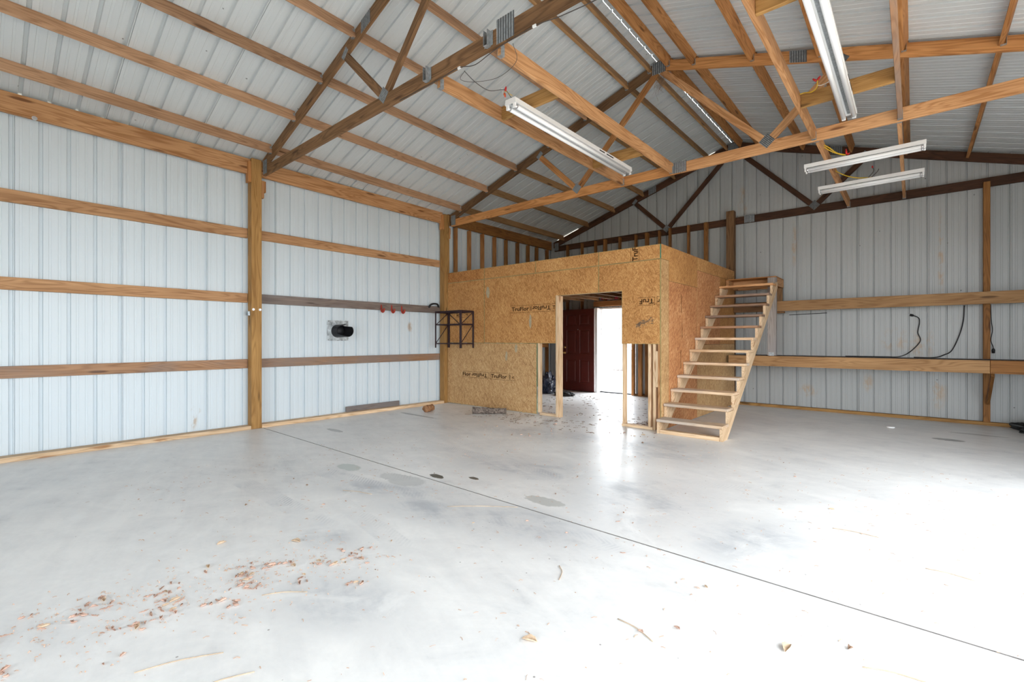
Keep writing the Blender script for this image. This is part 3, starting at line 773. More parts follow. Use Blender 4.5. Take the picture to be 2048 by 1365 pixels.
s_mr = sheet('strand_board', [(-3.73, OT), (-3.335, OT), (-3.335, S1), (-2.735, S1), (-2.735, S2), (-3.73, S2)], 'y', F0, F1, 'osb', 'smudged strand board right of the doorway opening', G)
tops = [(-7.275, -6.228, 'reddish strand board strip in the top row at the left end', 'osb_top'), (-6.223, -4.985, 'second strand board strip from the left in the top row', 'osb'), (-4.98, -3.735, 'third strand board strip from the left in the top row', 'osb'), (-3.73, -2.735, 'top row strand board strip with upright printing at the corner', 'osb')]
s_top = [sheet('strand_board', R4(a, b, S2 + 0.005, S3), 'y', F0, F1, m, l, G) for a, b, l, m in tops]
X0, X1 = -2.722, -2.734
G2 = 'strand boards on the stair side'
sheet('strand_board', [(YW + 0.002, S2 + 0.005), (6.67, S2 + 0.005), (6.67, 2.17), (7.855, 2.17), (7.855, S3), (YW + 0.002, S3)], 'x', X0, X1, 'osb_side', 'yellow strand board at the top of the stair side, next to the corner', G2)
sheet('strand_board', R4(7.86, 9.97, S2 + 0.005, S3), 'x', X0, X1, 'osb_side', 'long thin strand board strip along the top behind the stairs', G2)
s_strip = sheet('strand_board', R4(YW + 0.002, 6.665, 0.01, S2), 'x', X0, X1, 'osb_side_pale', 'narrow pale strand board strip down the corner beside the stairs', G2)
s_red = sheet('strand_board', R4(6.67, 7.855, 0.01, 2.165), 'x', X0, X1, 'osb_red', 'red strand board under the stair foot', G2)
sheet('strand_board', R4(7.86, 9.07, 1.22, S2), 'x', X0, X1, 'osb_red', 'red strand board behind the upper stair treads', G2)
sheet('strand_board', R4(7.86, 9.97, 0.01, 1.215), 'x', X0, X1, 'osb_side_pale', 'pale strand board low on the stair side, seen under the treads', G2)
sheet('strand_board', R4(9.075, 9.97, 1.22, S2), 'x', X0, X1, 'osb_side', 'upper strand board at the rear of the stair side by the back post', G2)
# green corner paint
bm = bmesh.new(); bm_box(bm, -2.7345, -2.7215, YW - 0.002, YW + 0.0015, S2 + 0.01, S3 - 0.002)
obj('painted_edge', bm, 'green_edge', s_top[3], W[s_top[3].name])

# stamped printing on the boards
def bm_text(body, size, mat):
    cu = bpy.data.curves.new('t', 'FONT'); cu.body = body; cu.size = size; cu.resolution_u = 3; cu.offset = size * 0.022
    o = bpy.data.objects.new('t', cu); C.objects.link(o)
    dg = bpy.context.evaluated_depsgraph_get()
    me = bpy.data.meshes.new_from_object(o.evaluated_get(dg))
    bpy.data.objects.remove(o)
    bm = bmesh.new(); bm.from_mesh(me); bpy.data.meshes.remove(me); bpy.data.curves.remove(cu)
    bmesh.ops.remove_doubles(bm, verts=list(bm.verts), dist=1e-5)
    r = bmesh.ops.extrude_face_region(bm, geom=list(bm.faces))
    bmesh.ops.translate(bm, vec=(0, 0, 0.0006), verts=[v for v in r['geom'] if isinstance(v, bmesh.types.BMVert)])
    bmesh.ops.recalc_face_normals(bm, faces=list(bm.faces))
    bm.transform(mat); return bm
def stamp(parent, items, lines, plane_y=None, plane_x=None):
    big = bmesh.new()
    for body, u, v, width, size, rot in items:
        tmp = bm_text(body, size, Matrix())
        xs_ = [q.co.x for q in tmp.verts]; ysq = [q.co.y for q in tmp.verts]
        sx = width / (max(xs_) - min(xs_))
        tmp.transform(Matrix.Scale(sx, 4, (1, 0, 0)) @ Matrix.Translation((-(max(xs_) + min(xs_)) / 2, -(max(ysq) + min(ysq)) / 2, 0)))
        tmp.transform(Matrix.Rotation(rot, 4, 'Z')); tmp.transform(Matrix.Translation((u, v, 0)))
        me = bpy.data.meshes.new('x'); tmp.to_mesh(me); tmp.free(); big.from_mesh(me); bpy.data.meshes.remove(me)
    for u0, u1, v0, v1 in lines: bm_box(big, u0, u1, v0, v1, 0, 0.0006)
    if plane_y is not None: big.transform(Matrix(((1, 0, 0, 0), (0, 0, -1, plane_y - 0.0004), (0, 1, 0, 0), (0, 0, 0, 1))))
    else: big.transform(Matrix(((0, 0, 1, plane_x + 0.0004), (1, 0, 0, 0), (0, 1, 0, 0), (0, 0, 0, 1))))
    return obj('printed_stamp', big, 'ink', parent, W[parent.name])
def rect(u0, u1, v0, v1, w=0.005, sides='lrtb'):
    L = []
    if 'b' in sides: L.append((u0, u1, v0, v0 + w))
    if 't' in sides: L.append((u0, u1, v1 - w, v1))
    if 'l' in sides: L.append((u0, u0 + w, v0, v1))
    if 'r' in sides: L.append((u1 - w, u1, v0, v1))
    return L
stamp(s_low, [('Flor', -6.71, 0.622, 0.23, 0.10, 0), ('TruFlor', -6.36, 0.616, 0.42, 0.10, PI), ('TruFlor', -5.85, 0.618, 0.40, 0.10, 0), ('||', -5.58, 0.615, 0.03, 0.09, 0), ('<', -5.50, 0.615, 0.04, 0.08, 0)],
      rect(-6.83, -6.115, 0.56, 0.680, 0.005, 'rtb') + rect(-6.075, -5.46, 0.555, 0.683, 0.005, 'lb') + [(-6.075, -5.66, 0.678, 0.683), (-5.60, -5.50, 0.678, 0.683)], plane_y=F0)
stamp(s_mm, [('TruFlor', -5.33, 1.852, 0.40, 0.10, 0), ('||', -5.09, 1.852, 0.03, 0.09, 0), ('TruFlor', -4.86, 1.852, 0.40, 0.10, PI), ('T', -4.59, 1.848, 0.05, 0.09, 0)],
      rect(-5.57, -4.665, 1.785, 1.915, 0.005, 'rtb') + rect(-4.635, -4.556, 1.785, 1.915, 0.005, 'ltb'), plane_y=F0)
stamp(s_ml, [('lor', -6.92, 1.80, 0.16, 0.09, 0), ('<', -6.70, 1.80, 0.04, 0.08, 0)], rect(-7.02, -6.78, 1.745, 1.86, 0.005, 'tb'), plane_y=F0)
stamp(s_mr, [('TruF', -2.94, 1.862, 0.22, 0.10, PI), ('r', -2.760, 1.865, 0.032, 0.085, PI)], rect(-3.07, -2.812, 1.805, 1.92, 0.005, 'rtb') + rect(-2.785, -2.738, 1.80, 1.925, 0.005, 'ltb'), plane_y=F0)
stamp(s_top[3], [('TruF', -3.12, 2.567, 0.20, 0.12, PI / 2)], rect(-3.19, -3.055, 2.464, 2.668, 0.005, 'lr'), plane_y=F0)
stamp(s_red, [('BOND CODE', 7.16, 1.86, 0.52, 0.05, PI / 2), ('EDGE 24', 7.17, 1.20, 0.45, 0.05, PI / 2)] if False else [('|', 7.16, 1.86, 0.012, 0.3, 0), ('|', 7.19, 1.45, 0.010, 0.25, 0), ('|', 7.14, 1.0, 0.012, 0.3, 0)], [], plane_x=X0)
# sooty smudge on the right board
bm = bmesh.new()
for i in range(110):
    s = random.random(); u = -3.10 + 0.27 * s + random.gauss(0, 0.015); v = 1.515 + 0.085 * s + random.gauss(0, 0.016 + 0.012 * s)
    r = random.uniform(0.003, 0.011)
    q = [bm.verts.new((u + r * 1.6 * math.cos(a) , F0 - 0.0006 - i * 0.00001, v + r * 0.6 * math.sin(a) + 0.4 * r * math.cos(a))) for a in [2 * PI * k / 9 for k in range(9)]]
    bm.faces.new(q)
M['soot'] = plain('soot', (0.17, 0.115, 0.075), 0.9, 0.05, vary=0.3, sc=30)
obj('soot_smudge', bm, 'soot', s_mr, W[s_mr.name])
# grey plaster dabs
M['dab'] = plain('grey_dab', (0.40, 0.33, 0.22), 0.8, 0.1, vary=0.2, sc=30)
for par, (u, v, ru, rv) in ((s_mm, (-5.10, 1.62, 0.03, 0.13)), (s_mm, (-6.13, 2.2, 0.05, 0.13)), (s_low, (-5.66, 1.0, 0.03, 0.10)), (s_low, (-5.43, 1.15, 0.04, 0.08))):
    bm = bmesh.new()
    bm.faces.new([bm.verts.new((u + ru * math.cos(a) * random.uniform(0.6, 1.1), F0 - 0.0006, v + rv * math.sin(a) * random.uniform(0.75, 1.05))) for a in [2 * PI * k / 18 for k in range(18)]])
    obj('filler_dab', bm, 'dab', par, W[par.name])

# ------------------------------------------------------------------ framing of the room front
SY0, SY1 = YW + 0.014, YW + 0.103
def stud(x0, x1, z0, z1, m, lab, y0=SY0, y1=SY1):
    return tag(lbox('wall_stud', x0, x1, y0, y1, z0, z1, m), lab, 'stud', 'studs of the room front')
stud(-4.950, -4.912, 0.04, S1 + 0.3, 'pale', 'pale stud beside the green edge of the lower strand board')
stud(-4.553, -4.515, 0.0, 2.05, 'pale', 'pale left jamb stud of the doorway opening, outer one', YW - 0.002, SY1)
stud(-4.513, -4.478, 0.0, 2.035, 'pale', 'pale left jamb stud of the doorway opening, inner one')
stud(-3.332, -3.296, 0.04, 2.035, 'pale', 'pale right jamb stud of the doorway opening')
stud(-2.925, -2.887, 0.04, S2, 'pale', 'leftmost stud of the three by the stairs, clear of its neighbours')
stud(-2.852, -2.814, 0.0, S2, 'pale', 'middle stud of the three by the stairs, with notched block')
stud(-2.776, -2.738, 0.0, S2, 'fresh', 'corner stud of the room front beside the stairs')
tag(lbox('wall_block', -2.812, -2.778, SY0 - 0.002, SY1 - 0.02, 0.62, 1.14, 'pale'), 'short filler block nailed between the two corner studs', 'block')
tag(lbox('bottom_plate', -4.91, -4.555, SY0, SY1, 0.0, 0.038, 'pale'), 'short floor plate left of the doorway opening', 'plate', 'floor plates of the room front')
tag(lbox('bottom_plate', -3.345, -2.855, SY0 - 0.005, SY1, 0.0, 0.038, 'pale'), 'floor plate right of the doorway opening', 'plate', 'floor plates of the room front')
tag(lbox('door_header', -4.476, -3.335, SY0, SY1, OT + 0.003, OT + 0.14, 'pale'), 'header board across the top of the doorway opening', 'header')
for k, x in enumerate((-6.9, -6.5, -6.1, -5.7, -5.3)):
    stud(x, x + 0.038, 0.0, S2, 'pale', f'hidden stud behind the lower strand board, {ORD[k] if k else "first"} from the left')
# loft deck and its joists
tag(lbox('loft_deck', -7.33, -2.74, SY1 + 0.004, 9.965, 2.44, 2.46, 'osb_low', bev=0), 'plywood loft floor on top of the boarded room', 'floor')
for k in range(11):
    x = -7.1 + 0.42 * k
    tag(lbox('loft_joist', x, x + 0.038, SY1 + 0.004, 9.965, 2.255, 2.438, 'brown'), f'joist under the loft floor, {["first", "second", "third", "fourth", "fifth", "sixth", "seventh", "eighth", "ninth", "tenth", "last"][k]} from the left', 'joist', 'joists under the loft floor')
tag(lbox('rim_board', -7.33, -2.74, SY0, SY1, S2 + 0.003, S3 - 0.01, 'pale') if False else lbox('rim_board', -7.27, -2.74, SY0 + 0.0, SY0 + 0.04, S2 + 0.003, S3 - 0.012, 'pale'), 'rim board behind the top strand board strips', 'board')
tag(lbox('loft_ledger', -7.25, -2.74, SY1 + 0.004, SY1 + 0.042, 2.115, 2.253, 'pale'), 'ledger board carrying the front ends of the loft joists', 'ledger')
# door head over the outside door with insulation
tag(lbox('door_header', -6.0, -4.9, 10.035, 10.125, DZ + 0.03, DZ + 0.155, 'orange'), 'brown header board over the outside door', 'header')
tag(lbox('wall_board', -4.985, -4.925, 10.03, 10.125, 0.0, 2.11, 'orange'), 'brown jamb board right of the bright outside door', 'board')
tag(lbox('wall_stud', -4.79, -4.70, 9.97, 10.028, 0.0, 2.25, 'orange'), 'orange stud inside the room right of the outside door', 'stud')
tag(lbox('bottom_plate', -4.92, -2.9, 10.02, 10.11, 0.0, 0.04, 'brown'), 'floor plate along the back wall inside the room', 'plate')
bm = bmesh.new(); bm_box(bm, -5.80, -5.33, 10.05, 10.13, 2.27, 2.43)
bmesh.ops.subdivide_edges(bm, edges=list(bm.edges), cuts=5, use_grid_fill=True)
for v in bm.verts: v.co += Vector((0, -abs(noise.noise(v.co * 14)) * 0.04, noise.noise(v.co * 9) * 0.015))
tag(obj('insulation_batt', bm, 'pink', None, Matrix.Translation((-5.56, 10.1, 2.27)), True), 'pink insulation batt tucked over the outside door header', 'insulation')
tag(lbox('wall_stud', -7.30, -7.21, 8.55, 8.64, 0.0, 2.25, 'treated'), 'treated stud inside the room seen left of the doorway jamb', 'stud')
tag(lbox('wall_girt', XL + 0.13, XL + 0.17, 6.6, 9.9, 1.10, 1.20, 'orange'), 'girt inside the room seen through the narrow left gap', 'girt')

# ------------------------------------------------------------------ outside door (open, folded back against the wall)
d1 = bpy.data.objects.new('door_1', None); link(d1, None, Matrix.Translation((-5.46, 10.1, 0))); struct(d1)
d1['label'] = 'open dark red panelled door beside a bright doorway'
fr = bmesh.new()
for x0, x1, y0 in ((-5.928, -5.872, 9.999), (-5.005, -4.965, 10.128)): bm_box(fr, x0, x1, y0, 10.24, 0, 2.082)
bm_box(fr, -5.872, -5.005, 10.128, 10.24, 2.05, 2.082)
bm_box(fr, -5.872, -5.856, 10.18, 10.24, 0.02, 2.05); bm_box(fr, -5.019, -5.005, 10.18, 10.24, 0.02, 2.05)
bm_box(fr, -5.876, -5.868, 10.05, 10.17, 0.02, 2.05)
obj('door_frame', fr, 'white_paint', d1, Matrix.Translation((-5.46, 10.18, 0)))
bm = bmesh.new(); bm_box(bm, -5.872, -5.005, 10.12, 10.25, 0.0, 0.022); obj('threshold', bm, 'slot', d1, Matrix.Translation((-5.46, 10.18, 0)))
# leaf: hinge at the left jamb, lying back to the left
lx0, lx1, ly0, ly1 = -6.865, -5.935, 9.955, 9.998
bm = bmesh.new(); bm_box(bm, lx0, lx1, ly0, ly1, 0.015, 2.065)
def panel(bm, x0, x1, z0, z1):
    # raised panel with a moulded groove round it
    for i, (o, d) in enumerate(((0, 0.0), (0.012, 0.007), (0.03, 0.007), (0.05, -0.003))):
        pass
    ring = []
    for o, d in ((0.0, -0.0005), (0.012, 0.008), (0.028, 0.008), (0.050, -0.0015)):
        ring.append([bm.verts.new((x, ly0 + d if d > 0 else ly0 + d, z)) for x, z in ((x0 + o, z0 + o), (x1 - o, z0 + o), (x1 - o, z1 - o), (x0 + o, z1 - o))])
    for a, b in zip(ring, ring[1:]):
        for k in range(4): bm.faces.new((a[k], a[(k + 1) % 4], b[(k + 1) % 4], b[k]))
    bm.faces.new(ring[-1])
# cut the face into stiles and panels
for f in list(bm.faces):
    if abs(f.normal.y + 1) < 1e-3 or all(abs(v.co.y - ly0) < 1e-6 for v in f.verts): bm.faces.remove(f)
w = lx1 - lx0
xs_ = [lx0, lx0 + 0.13 * w, lx0 + 0.45 * w, lx0 + 0.55 * w, lx0 + 0.87 * w, lx1]
zs_ = [0.015, 0.22, 0.80, 0.95, 1.55, 1.66, 1.93, 2.065]
for i in range(5):
    for j in range(7):
        if i in (1, 3) and j in (1, 3, 5): panel(bm, xs_[i], xs_[i + 1], zs_[j], zs_[j + 1])
        else: bm.faces.new([bm.verts.new(p) for p in ((xs_[i], ly0, zs_[j]), (xs_[i + 1], ly0, zs_[j]), (xs_[i + 1], ly0, zs_[j + 1]), (xs_[i], ly0, zs_[j + 1]))])
bmesh.ops.remove_doubles(bm, verts=list(bm.verts), dist=0.0006)
bmesh.ops.recalc_face_normals(bm, faces=list(bm.faces))
leaf = obj('door_leaf', bm, 'door_red', d1, Matrix.Translation((lx0, ly0, 0)))
def lathe(bm, c, axis, prof, seg=16):
    rings = []
    for s, r in prof:
        ring = []
        for k in range(seg):
            a = 2 * PI * k / seg
            u, v = r * math.cos(a), r * math.sin(a)
            ring.append(bm.verts.new({'y': (c[0] + u, c[1] + s, c[2] + v), 'x': (c[0] + s, c[1] + u, c[2] + v), 'z': (c[0] + u, c[1] + v, c[2] + s)}[axis]))
        rings.append(ring)
    for a, b in zip(rings, rings[1:]):
        for k in range(seg): bm.faces.new((a[k], a[(k + 1) % seg], b[(k + 1) % seg], b[k]))
    bm.faces.new(rings[0]); bm.faces.new(rings[-1][::-1]); bmesh.ops.recalc_face_normals(bm, faces=list(bm.faces))
bm = bmesh.new(); lathe(bm, (lx0 + 0.075, ly0, 0.965), 'y', [(0, 0.03), (-0.008, 0.03), (-0.012, 0.012), (-0.03, 0.012), (-0.045, 0.026), (-0.062, 0.027), (-0.07, 0.015)]); obj('door_knob', bm, 'brass', leaf, W[leaf.name], True)
bm = bmesh.new(); lathe(bm, (lx0 + 0.075, ly0, 1.105), 'y', [(0, 0.03), (-0.012, 0.028), (-0.018, 0.014), (-0.028, 0.012)]); obj('deadbolt', bm, 'brass', leaf, W[leaf.name], True)
bm = bmesh.new(); lathe(bm, ((lx0 + lx1) / 2, ly0, 1.55), 'y', [(0, 0.012), (-0.006, 0.012), (-0.008, 0.006)]); obj('peephole', bm, 'steel', leaf, W[leaf.name], True)
bm = bmesh.new(); bm_box(bm, lx1, lx1 + 0.004, ly0 + 0.002, ly1, 0.015, 2.065); obj('edge_strip', bm, 'white_paint', leaf, W[leaf.name])
for z in (0.25, 1.05, 1.85):
    bm = bmesh.new(); bm_tube(bm, [(lx1 + 0.010, 10.0, z - 0.05), (lx1 + 0.010, 10.0, z + 0.05)], 0.007, 8); obj('hinge', bm, 'steel', leaf, W[leaf.name])
bm = bmesh.new(); bm_box(bm, -7.05, -6.97, 10.018, 10.028, 1.15, 1.27)
bm_box(bm, -7.018, -7.002, 10.008, 10.018, 1.195, 1.225)
tag(obj('light_switch', bm, 'white_plastic', None, Matrix.Translation((-7.01, 10.02, 1.15))), 'white light switch plate left of the red door', 'switch')
# tree outside
bm = bmesh.new()
pts = [(-10.5, 19.8, -0.2), (-10.48, 19.82, 1.5), (-10.55, 19.8, 4), (-10.5, 19.9, 8)]
bm_tube(bm, spline(pts, 6), 0.2, 14, [0.24 - 0.10 * i / 18 for i in range(19)])
for v in bm.verts:
    v.co += Vector((noise.noise(v.co * 3), noise.noise(v.co * 3 + Vector((9, 0, 0))), 0)) * 0.04
tag(obj('tree_trunk', bm, 'treebark', None, Matrix.Translation(pts[0]), True), 'tree trunk outside seen through the open back doorway', 'tree')

# ------------------------------------------------------------------ stairs
SX0, SX1 = -2.715, -1.835
st = thing('staircase', (-2.28, 6.25, 0), 'open wooden staircase climbing beside the boarded room', 'stairs')
RISE, RUN, Y00 = 0.1893, 0.2515, 6.21
tz = lambda i: 0.200 + RISE * i
ty = lambda i: Y00 + RUN * i
def stringer(x0, x1, m):
    P = [(Y00 + 0.028, 0.0)]
    for i in range(12):
        P.append((ty(i) + 0.028, tz(i) - 0.04)); P.append((ty(i + 1) + 0.028, tz(i) - 0.04))
    P.append((9.40, tz(11) - 0.04)); P[-2] = (9.24, tz(11) - 0.04); P.pop()
    P.append((9.39, tz(11) + 0.05)); P.append((9.39, 2.02)); P.append((6.46 + 0.27, 0.0 + 0.02)); P.append((6.46, 0.0))
    # lower edge parallel to the flight
    P = P[:-3] + [(9.39, (9.39 - 6.44) * RISE / RUN), (6.44, 0.0)]
    bm = bmesh.new()
    A = [bm.verts.new((x0, y, z)) for y, z in P]; B = [bm.verts.new((x1, y, z)) for y, z in P]
    bm.faces.new(A); bm.faces.new(B[::-1])
    for i in range(len(P)): bm.faces.new((A[i], B[i], B[(i + 1) % len(P)], A[(i + 1) % len(P)]))
    bmesh.ops.recalc_face_normals(bm, faces=list(bm.faces))
    ang = math.atan2(RISE, RUN)
    wm = Matrix.Translation((x0, Y00, 0)) @ Matrix(((0, 1, 0, 0), (math.cos(ang), 0, -math.sin(ang), 0), (math.sin(ang), 0, math.cos(ang), 0), (0, 0, 0, 1)))
    wm = Matrix.Translation((x0, Y00, 0)) @ Matrix(((0, -1, 0, 0), (math.cos(ang), 0, -math.sin(ang), 0), (math.sin(ang), 0, math.cos(ang), 0), (0, 0, 0, 1)))
    return obj('stringer', bm, m, st, wm)
stringer(SX0, SX0 + 0.038, 'pale'); stringer(SX1 - 0.045, SX1 - 0.007, 'pale')
tm = ['tread', 'tread', 'tread', 'tread', 'tread', 'pale', 'tread', 'weathered', 'weathered', 'weathered', 'weathered', 'fresh']
for i in range(12):
    lbox('tread', SX0 + random.uniform(-0.001, 0.002), SX1 + random.uniform(-0.012, 0.006), ty(i), ty(i) + 0.262, tz(i) - 0.038, tz(i), tm[i], st, bev=0.005)
lbox('kick_board', SX0 + 0.04, SX1 - 0.047, Y00 + 0.03, Y00 + 0.115, 0.0, 0.05, 'pale', st)
ld = thing('stair_landing', (-2.29, 9.7, 2.25), 'wooden stair landing platform at the head of the stairs', 'landing')
LX0, LX1, LY0, LY1, LZ = -2.715, -1.865, 9.395, 10.04, 2.445
lbox('deck_board', LX0, LX1, LY0 - 0.01, LY1, LZ - 0.018, LZ, 'orange', ld)
lbox('rim_joist', LX0, LX0 + 0.05, LY0, LY1, LZ - 0.165, LZ - 0.02, 'fresh', ld)
lbox('rim_joist', LX1 - 0.04, LX1 - 0.002, LY0 + 0.095, LY1, LZ - 0.165, LZ - 0.02, 'fresh', ld)
lbox('rim_joist', LX0 + 0.052, LX1 - 0.042, LY1 - 0.04, LY1, LZ - 0.165, LZ - 0.02, 'fresh', ld)
lbox('rim_joist', LX0 + 0.052, LX1 - 0.142, LY0 + 0.30, LY0 + 0.34, LZ - 0.165, LZ - 0.02, 'fresh', ld)
sp = thing('landing_post', (-1.94, 9.46, 1.012), 'grey weathered post holding the stair landing on the lower shelf', 'post')
lbox('shaft', -2.005, -1.868, LY0 + 0.002, LY0 + 0.092, 1.018, LZ - 0.019, 'greypost', sp)
bm = bmesh.new(); bm_box(bm, -1.985, -1.90, LY0 - 0.002, LY0 + 0.001, 1.013, 1.075); obj('bracket', bm, 'galv', sp, Matrix.Translation((-1.94, LY0, 1.02)))
tag(lbox('landing_post', -2.02, -1.868, 9.93, 9.97, 2.023, LZ - 0.168, 'brown'), 'short brown board propping the landing on the upper shelf', 'post')

# ------------------------------------------------------------------ wall shelves at the back
us = thing('wall_shelf', (-0.4, 9.95, 1.84), 'upper long timber shelf along the back wall right of the stairs', 'shelf')
lbox('front_board', -1.955, 1.92, 9.86, 9.898, 1.838, 2.022, 'shelfwood', us)
lbox('front_board', -2.715, -1.96, 9.90, 9.938, 1.838, 2.022, 'brown', us)
lbox('deck', -2.71, 1.92, 9.90, 10.025, 1.975, 1.995, 'deck', us, bev=0)
lbox('bearer', -1.98, -1.84, 9.90, 10.02, 1.80, 1.836, 'brown', us, axis=1)
ls = thing('wall_shelf', (-0.4, 9.7, 0.83), 'lower long timber shelf along the back wall with a black cord on it', 'shelf')
lbox('front_board', -2.66, 0.812, 9.36, 9.398, 0.826, 1.010, 'shelfwood', ls)
lbox('front_board', 0.816, 1.95, 9.36, 9.398, 0.826, 1.012, 'russet', ls)
lbox('deck', -2.66, 1.95, 9.40, 10.025, 0.99, 1.010, 'deck', ls, bev=0)
lumber('brace', (0.845, 9.42, 0.82), (0.845, 10.0, 0.36), 0.089, 0.036, 'russet', ls)

def cord(name, lab, pts, plug=None, r=0.007):
    t = thing(name, pts[0], lab, 'cord')
    tube('cable', pts, r, 'cord', t)
    if plug:
        a, b = Vector(plug[0]), Vector(plug[1])
        bm = bmesh.new(); bm_tube(bm, [a, a.lerp(b, 0.35), b], 0.018, 10, [0.011, 0.020, 0.017]); pg = obj('plug', bm, 'black', t, Matrix.Translation(a), True)
        bm = bmesh.new(); d = (b - a).normalized()
        for s in (-0.006, 0.006): bm_tube(bm, [b + Vector((0, s, 0)), b + Vector((0, s, 0)) + d * 0.018], 0.002, 5)
        obj('prong', bm, 'steel', pg, Matrix.Translation(b))
cord('extension_cord', 'black cord snaking up the back wall from the lower shelf, ending in a plug', [(-0.9, 9.9, 1.018), (-0.6, 9.95, 1.018), (-0.35, 9.97, 1.018), (-0.18, 10.0, 1.025), (-0.05, 10.13, 1.10), (0.08, 10.16, 1.28), (0.05, 10.165, 1.42), (0.07, 10.165, 1.58), (0.06, 10.165, 1.66), (0.0, 10.165, 1.70)], ((0.0, 10.165, 1.70), (-0.05, 10.165, 1.715)))
cord('hanging_cable', 'black cable hanging from the upper shelf to the lower one', [(0.60, 10.165, 1.84), (0.59, 10.165, 1.62), (0.55, 10.16, 1.40), (0.46, 10.15, 1.14), (0.36, 10.08, 1.06), (0.24, 10.0, 1.018), (0.0, 9.95, 1.018)], r=0.008)
cord('hanging_cable', 'black cord with plug dangling beside the right back stud', [(0.885, 10.12, 1.84), (0.892, 10.13, 1.6), (0.905, 10.13, 1.45), (0.888, 10.13, 1.3), (0.91, 10.13, 1.20), (0.915, 10.13, 1.16)], ((0.915, 10.13, 1.17), (0.915, 10.13, 1.10)), r=0.006)
tag(tube('steel_rod', [(-1.80, 10.192, 1.775), (-1.2, 10.192, 1.79)], 0.006, 'cord', n=1), 'thin dark rod lying level on the back wall under the upper shelf', 'rod')

# ------------------------------------------------------------------ things on the left wall
hk = None
for k, y in enumerate((4.91, 5.135, 5.36)):
    t = thing('tool_hook', (XL + 0.04, y, 1.87), f'red rubber-coated tool hook on the grey girt, {["left", "middle", "right"][k]} one of three', 'hook', 'red hooks on the grey girt')
    x = XL + 0.042
    bm = bmesh.new(); bm_box(bm, x, x + 0.004, y - 0.012, y + 0.012, 1.85, 1.95); obj('backplate', bm, 'redhook', t, Matrix.Translation((x, y, 1.87)))
    bm = bmesh.new(); prism(bm, [(x + 0.004, 1.93), (x + 0.004, 1.83), (x + 0.03, 1.806), (x + 0.075, 1.81), (x + 0.09, 1.835), (x + 0.03, 1.86)], 'y', y - 0.005, y + 0.005); obj('gusset', bm, 'redhook', t, Matrix.Translation((x, y, 1.87)))
    tube('hook_arm', [(x + 0.006, y, 1.92), (x + 0.008, y, 1.86), (x + 0.02, y, 1.825), (x + 0.055, y, 1.808), (x + 0.09, y, 1.83), (x + 0.10, y, 1.875)], 0.016, 'redhook', t, seg=10)
# dark metal rack in the corner
rk = thing('metal_rack', (-6.89, 6.22, 1.14), 'dark maroon steel rack fixed in the corner on the strand board', 'rack')
RA, RB, RY0, RY1, RZ0, RZ1 = -7.245, -6.515, 6.055, 6.385, 1.14, 1.865
def bar(name, p0, p1, w, t_=0.012, up=(0, 0, 1)): return lumber(name, p0, p1, w, t_, 'rackmetal', rk, up, bev=0.002)
for x, y, w in ((RA, RY0, 0.022), (RA + 0.02, RY1, 0.05), (RB, RY0, 0.05), (RB, RY1, 0.03)):
    lumber('leg', (x, y, RZ0), (x, y, RZ1), w, 0.022, 'rackmetal', rk, (1, 0, 0), bev=0.002)
for z, h in ((RZ1 - 0.015, 0.035), (1.60, 0.022), (1.225, 0.022)):
    for y in (RY0, RY1): bar('rail', (RA - 0.01, y, z), (RB + 0.01, y, z), h)
    for x in (RA, RB): bar('rail', (x, RY0, z), (x, RY1, z), h)
for x in (RA, RB):
    bar('brace', (x, RY0 + 0.01, 1.60), (x, RY1 - 0.01, RZ1 - 0.03), 0.016, 0.008)
    bar('brace', (x, RY0 + 0.01, 1.235), (x, RY1 - 0.01, 1.59), 0.016, 0.008)
bar('brace', (RA + 0.03, RY1 - 0.01, RZ1 - 0.03), (RA + 0.36, RY1 - 0.01, 1.61), 0.016, 0.008)
tb = tube('grab_handle', [(XL + 0.055, 6.02, 1.95), (XL + 0.08, 6.03, 2.0), (XL + 0.09, 6.10, 2.03), (XL + 0.09, 6.20, 2.025), (XL + 0.075, 6.25, 1.97)], 0.018, 'black')
tag(tb, 'black curved handle sticking up behind the rack at the corner post', 'handle')
# hooded black spout on a zinc plate
hd = thing('hooded_vent', (XL + 0.01, 4.08, 1.45), 'black hooded vent on a square zinc plate on the left wall', 'vent')
bm = bmesh.new(); bm_box(bm, XL + 0.002, XL + 0.008, 3.883, 4.275, 1.285, 1.63)
pl = obj('backplate', bm, 'plate', hd, Matrix.Translation((XL, 4.08, 1.285)))
bm = bmesh.new()
for y, z in ((3.91, 1.615), (4.25, 1.61), (3.91, 1.30), (4.25, 1.30), (4.08, 1.29), (4.15, 1.292), (4.06, 1.585)):
    bmesh.ops.create_icosphere(bm, subdivisions=1, radius=0.007, matrix=Matrix.Translation((XL + 0.009, y, z)))
obj('screw', bm, 'slot', pl, W[pl.name])
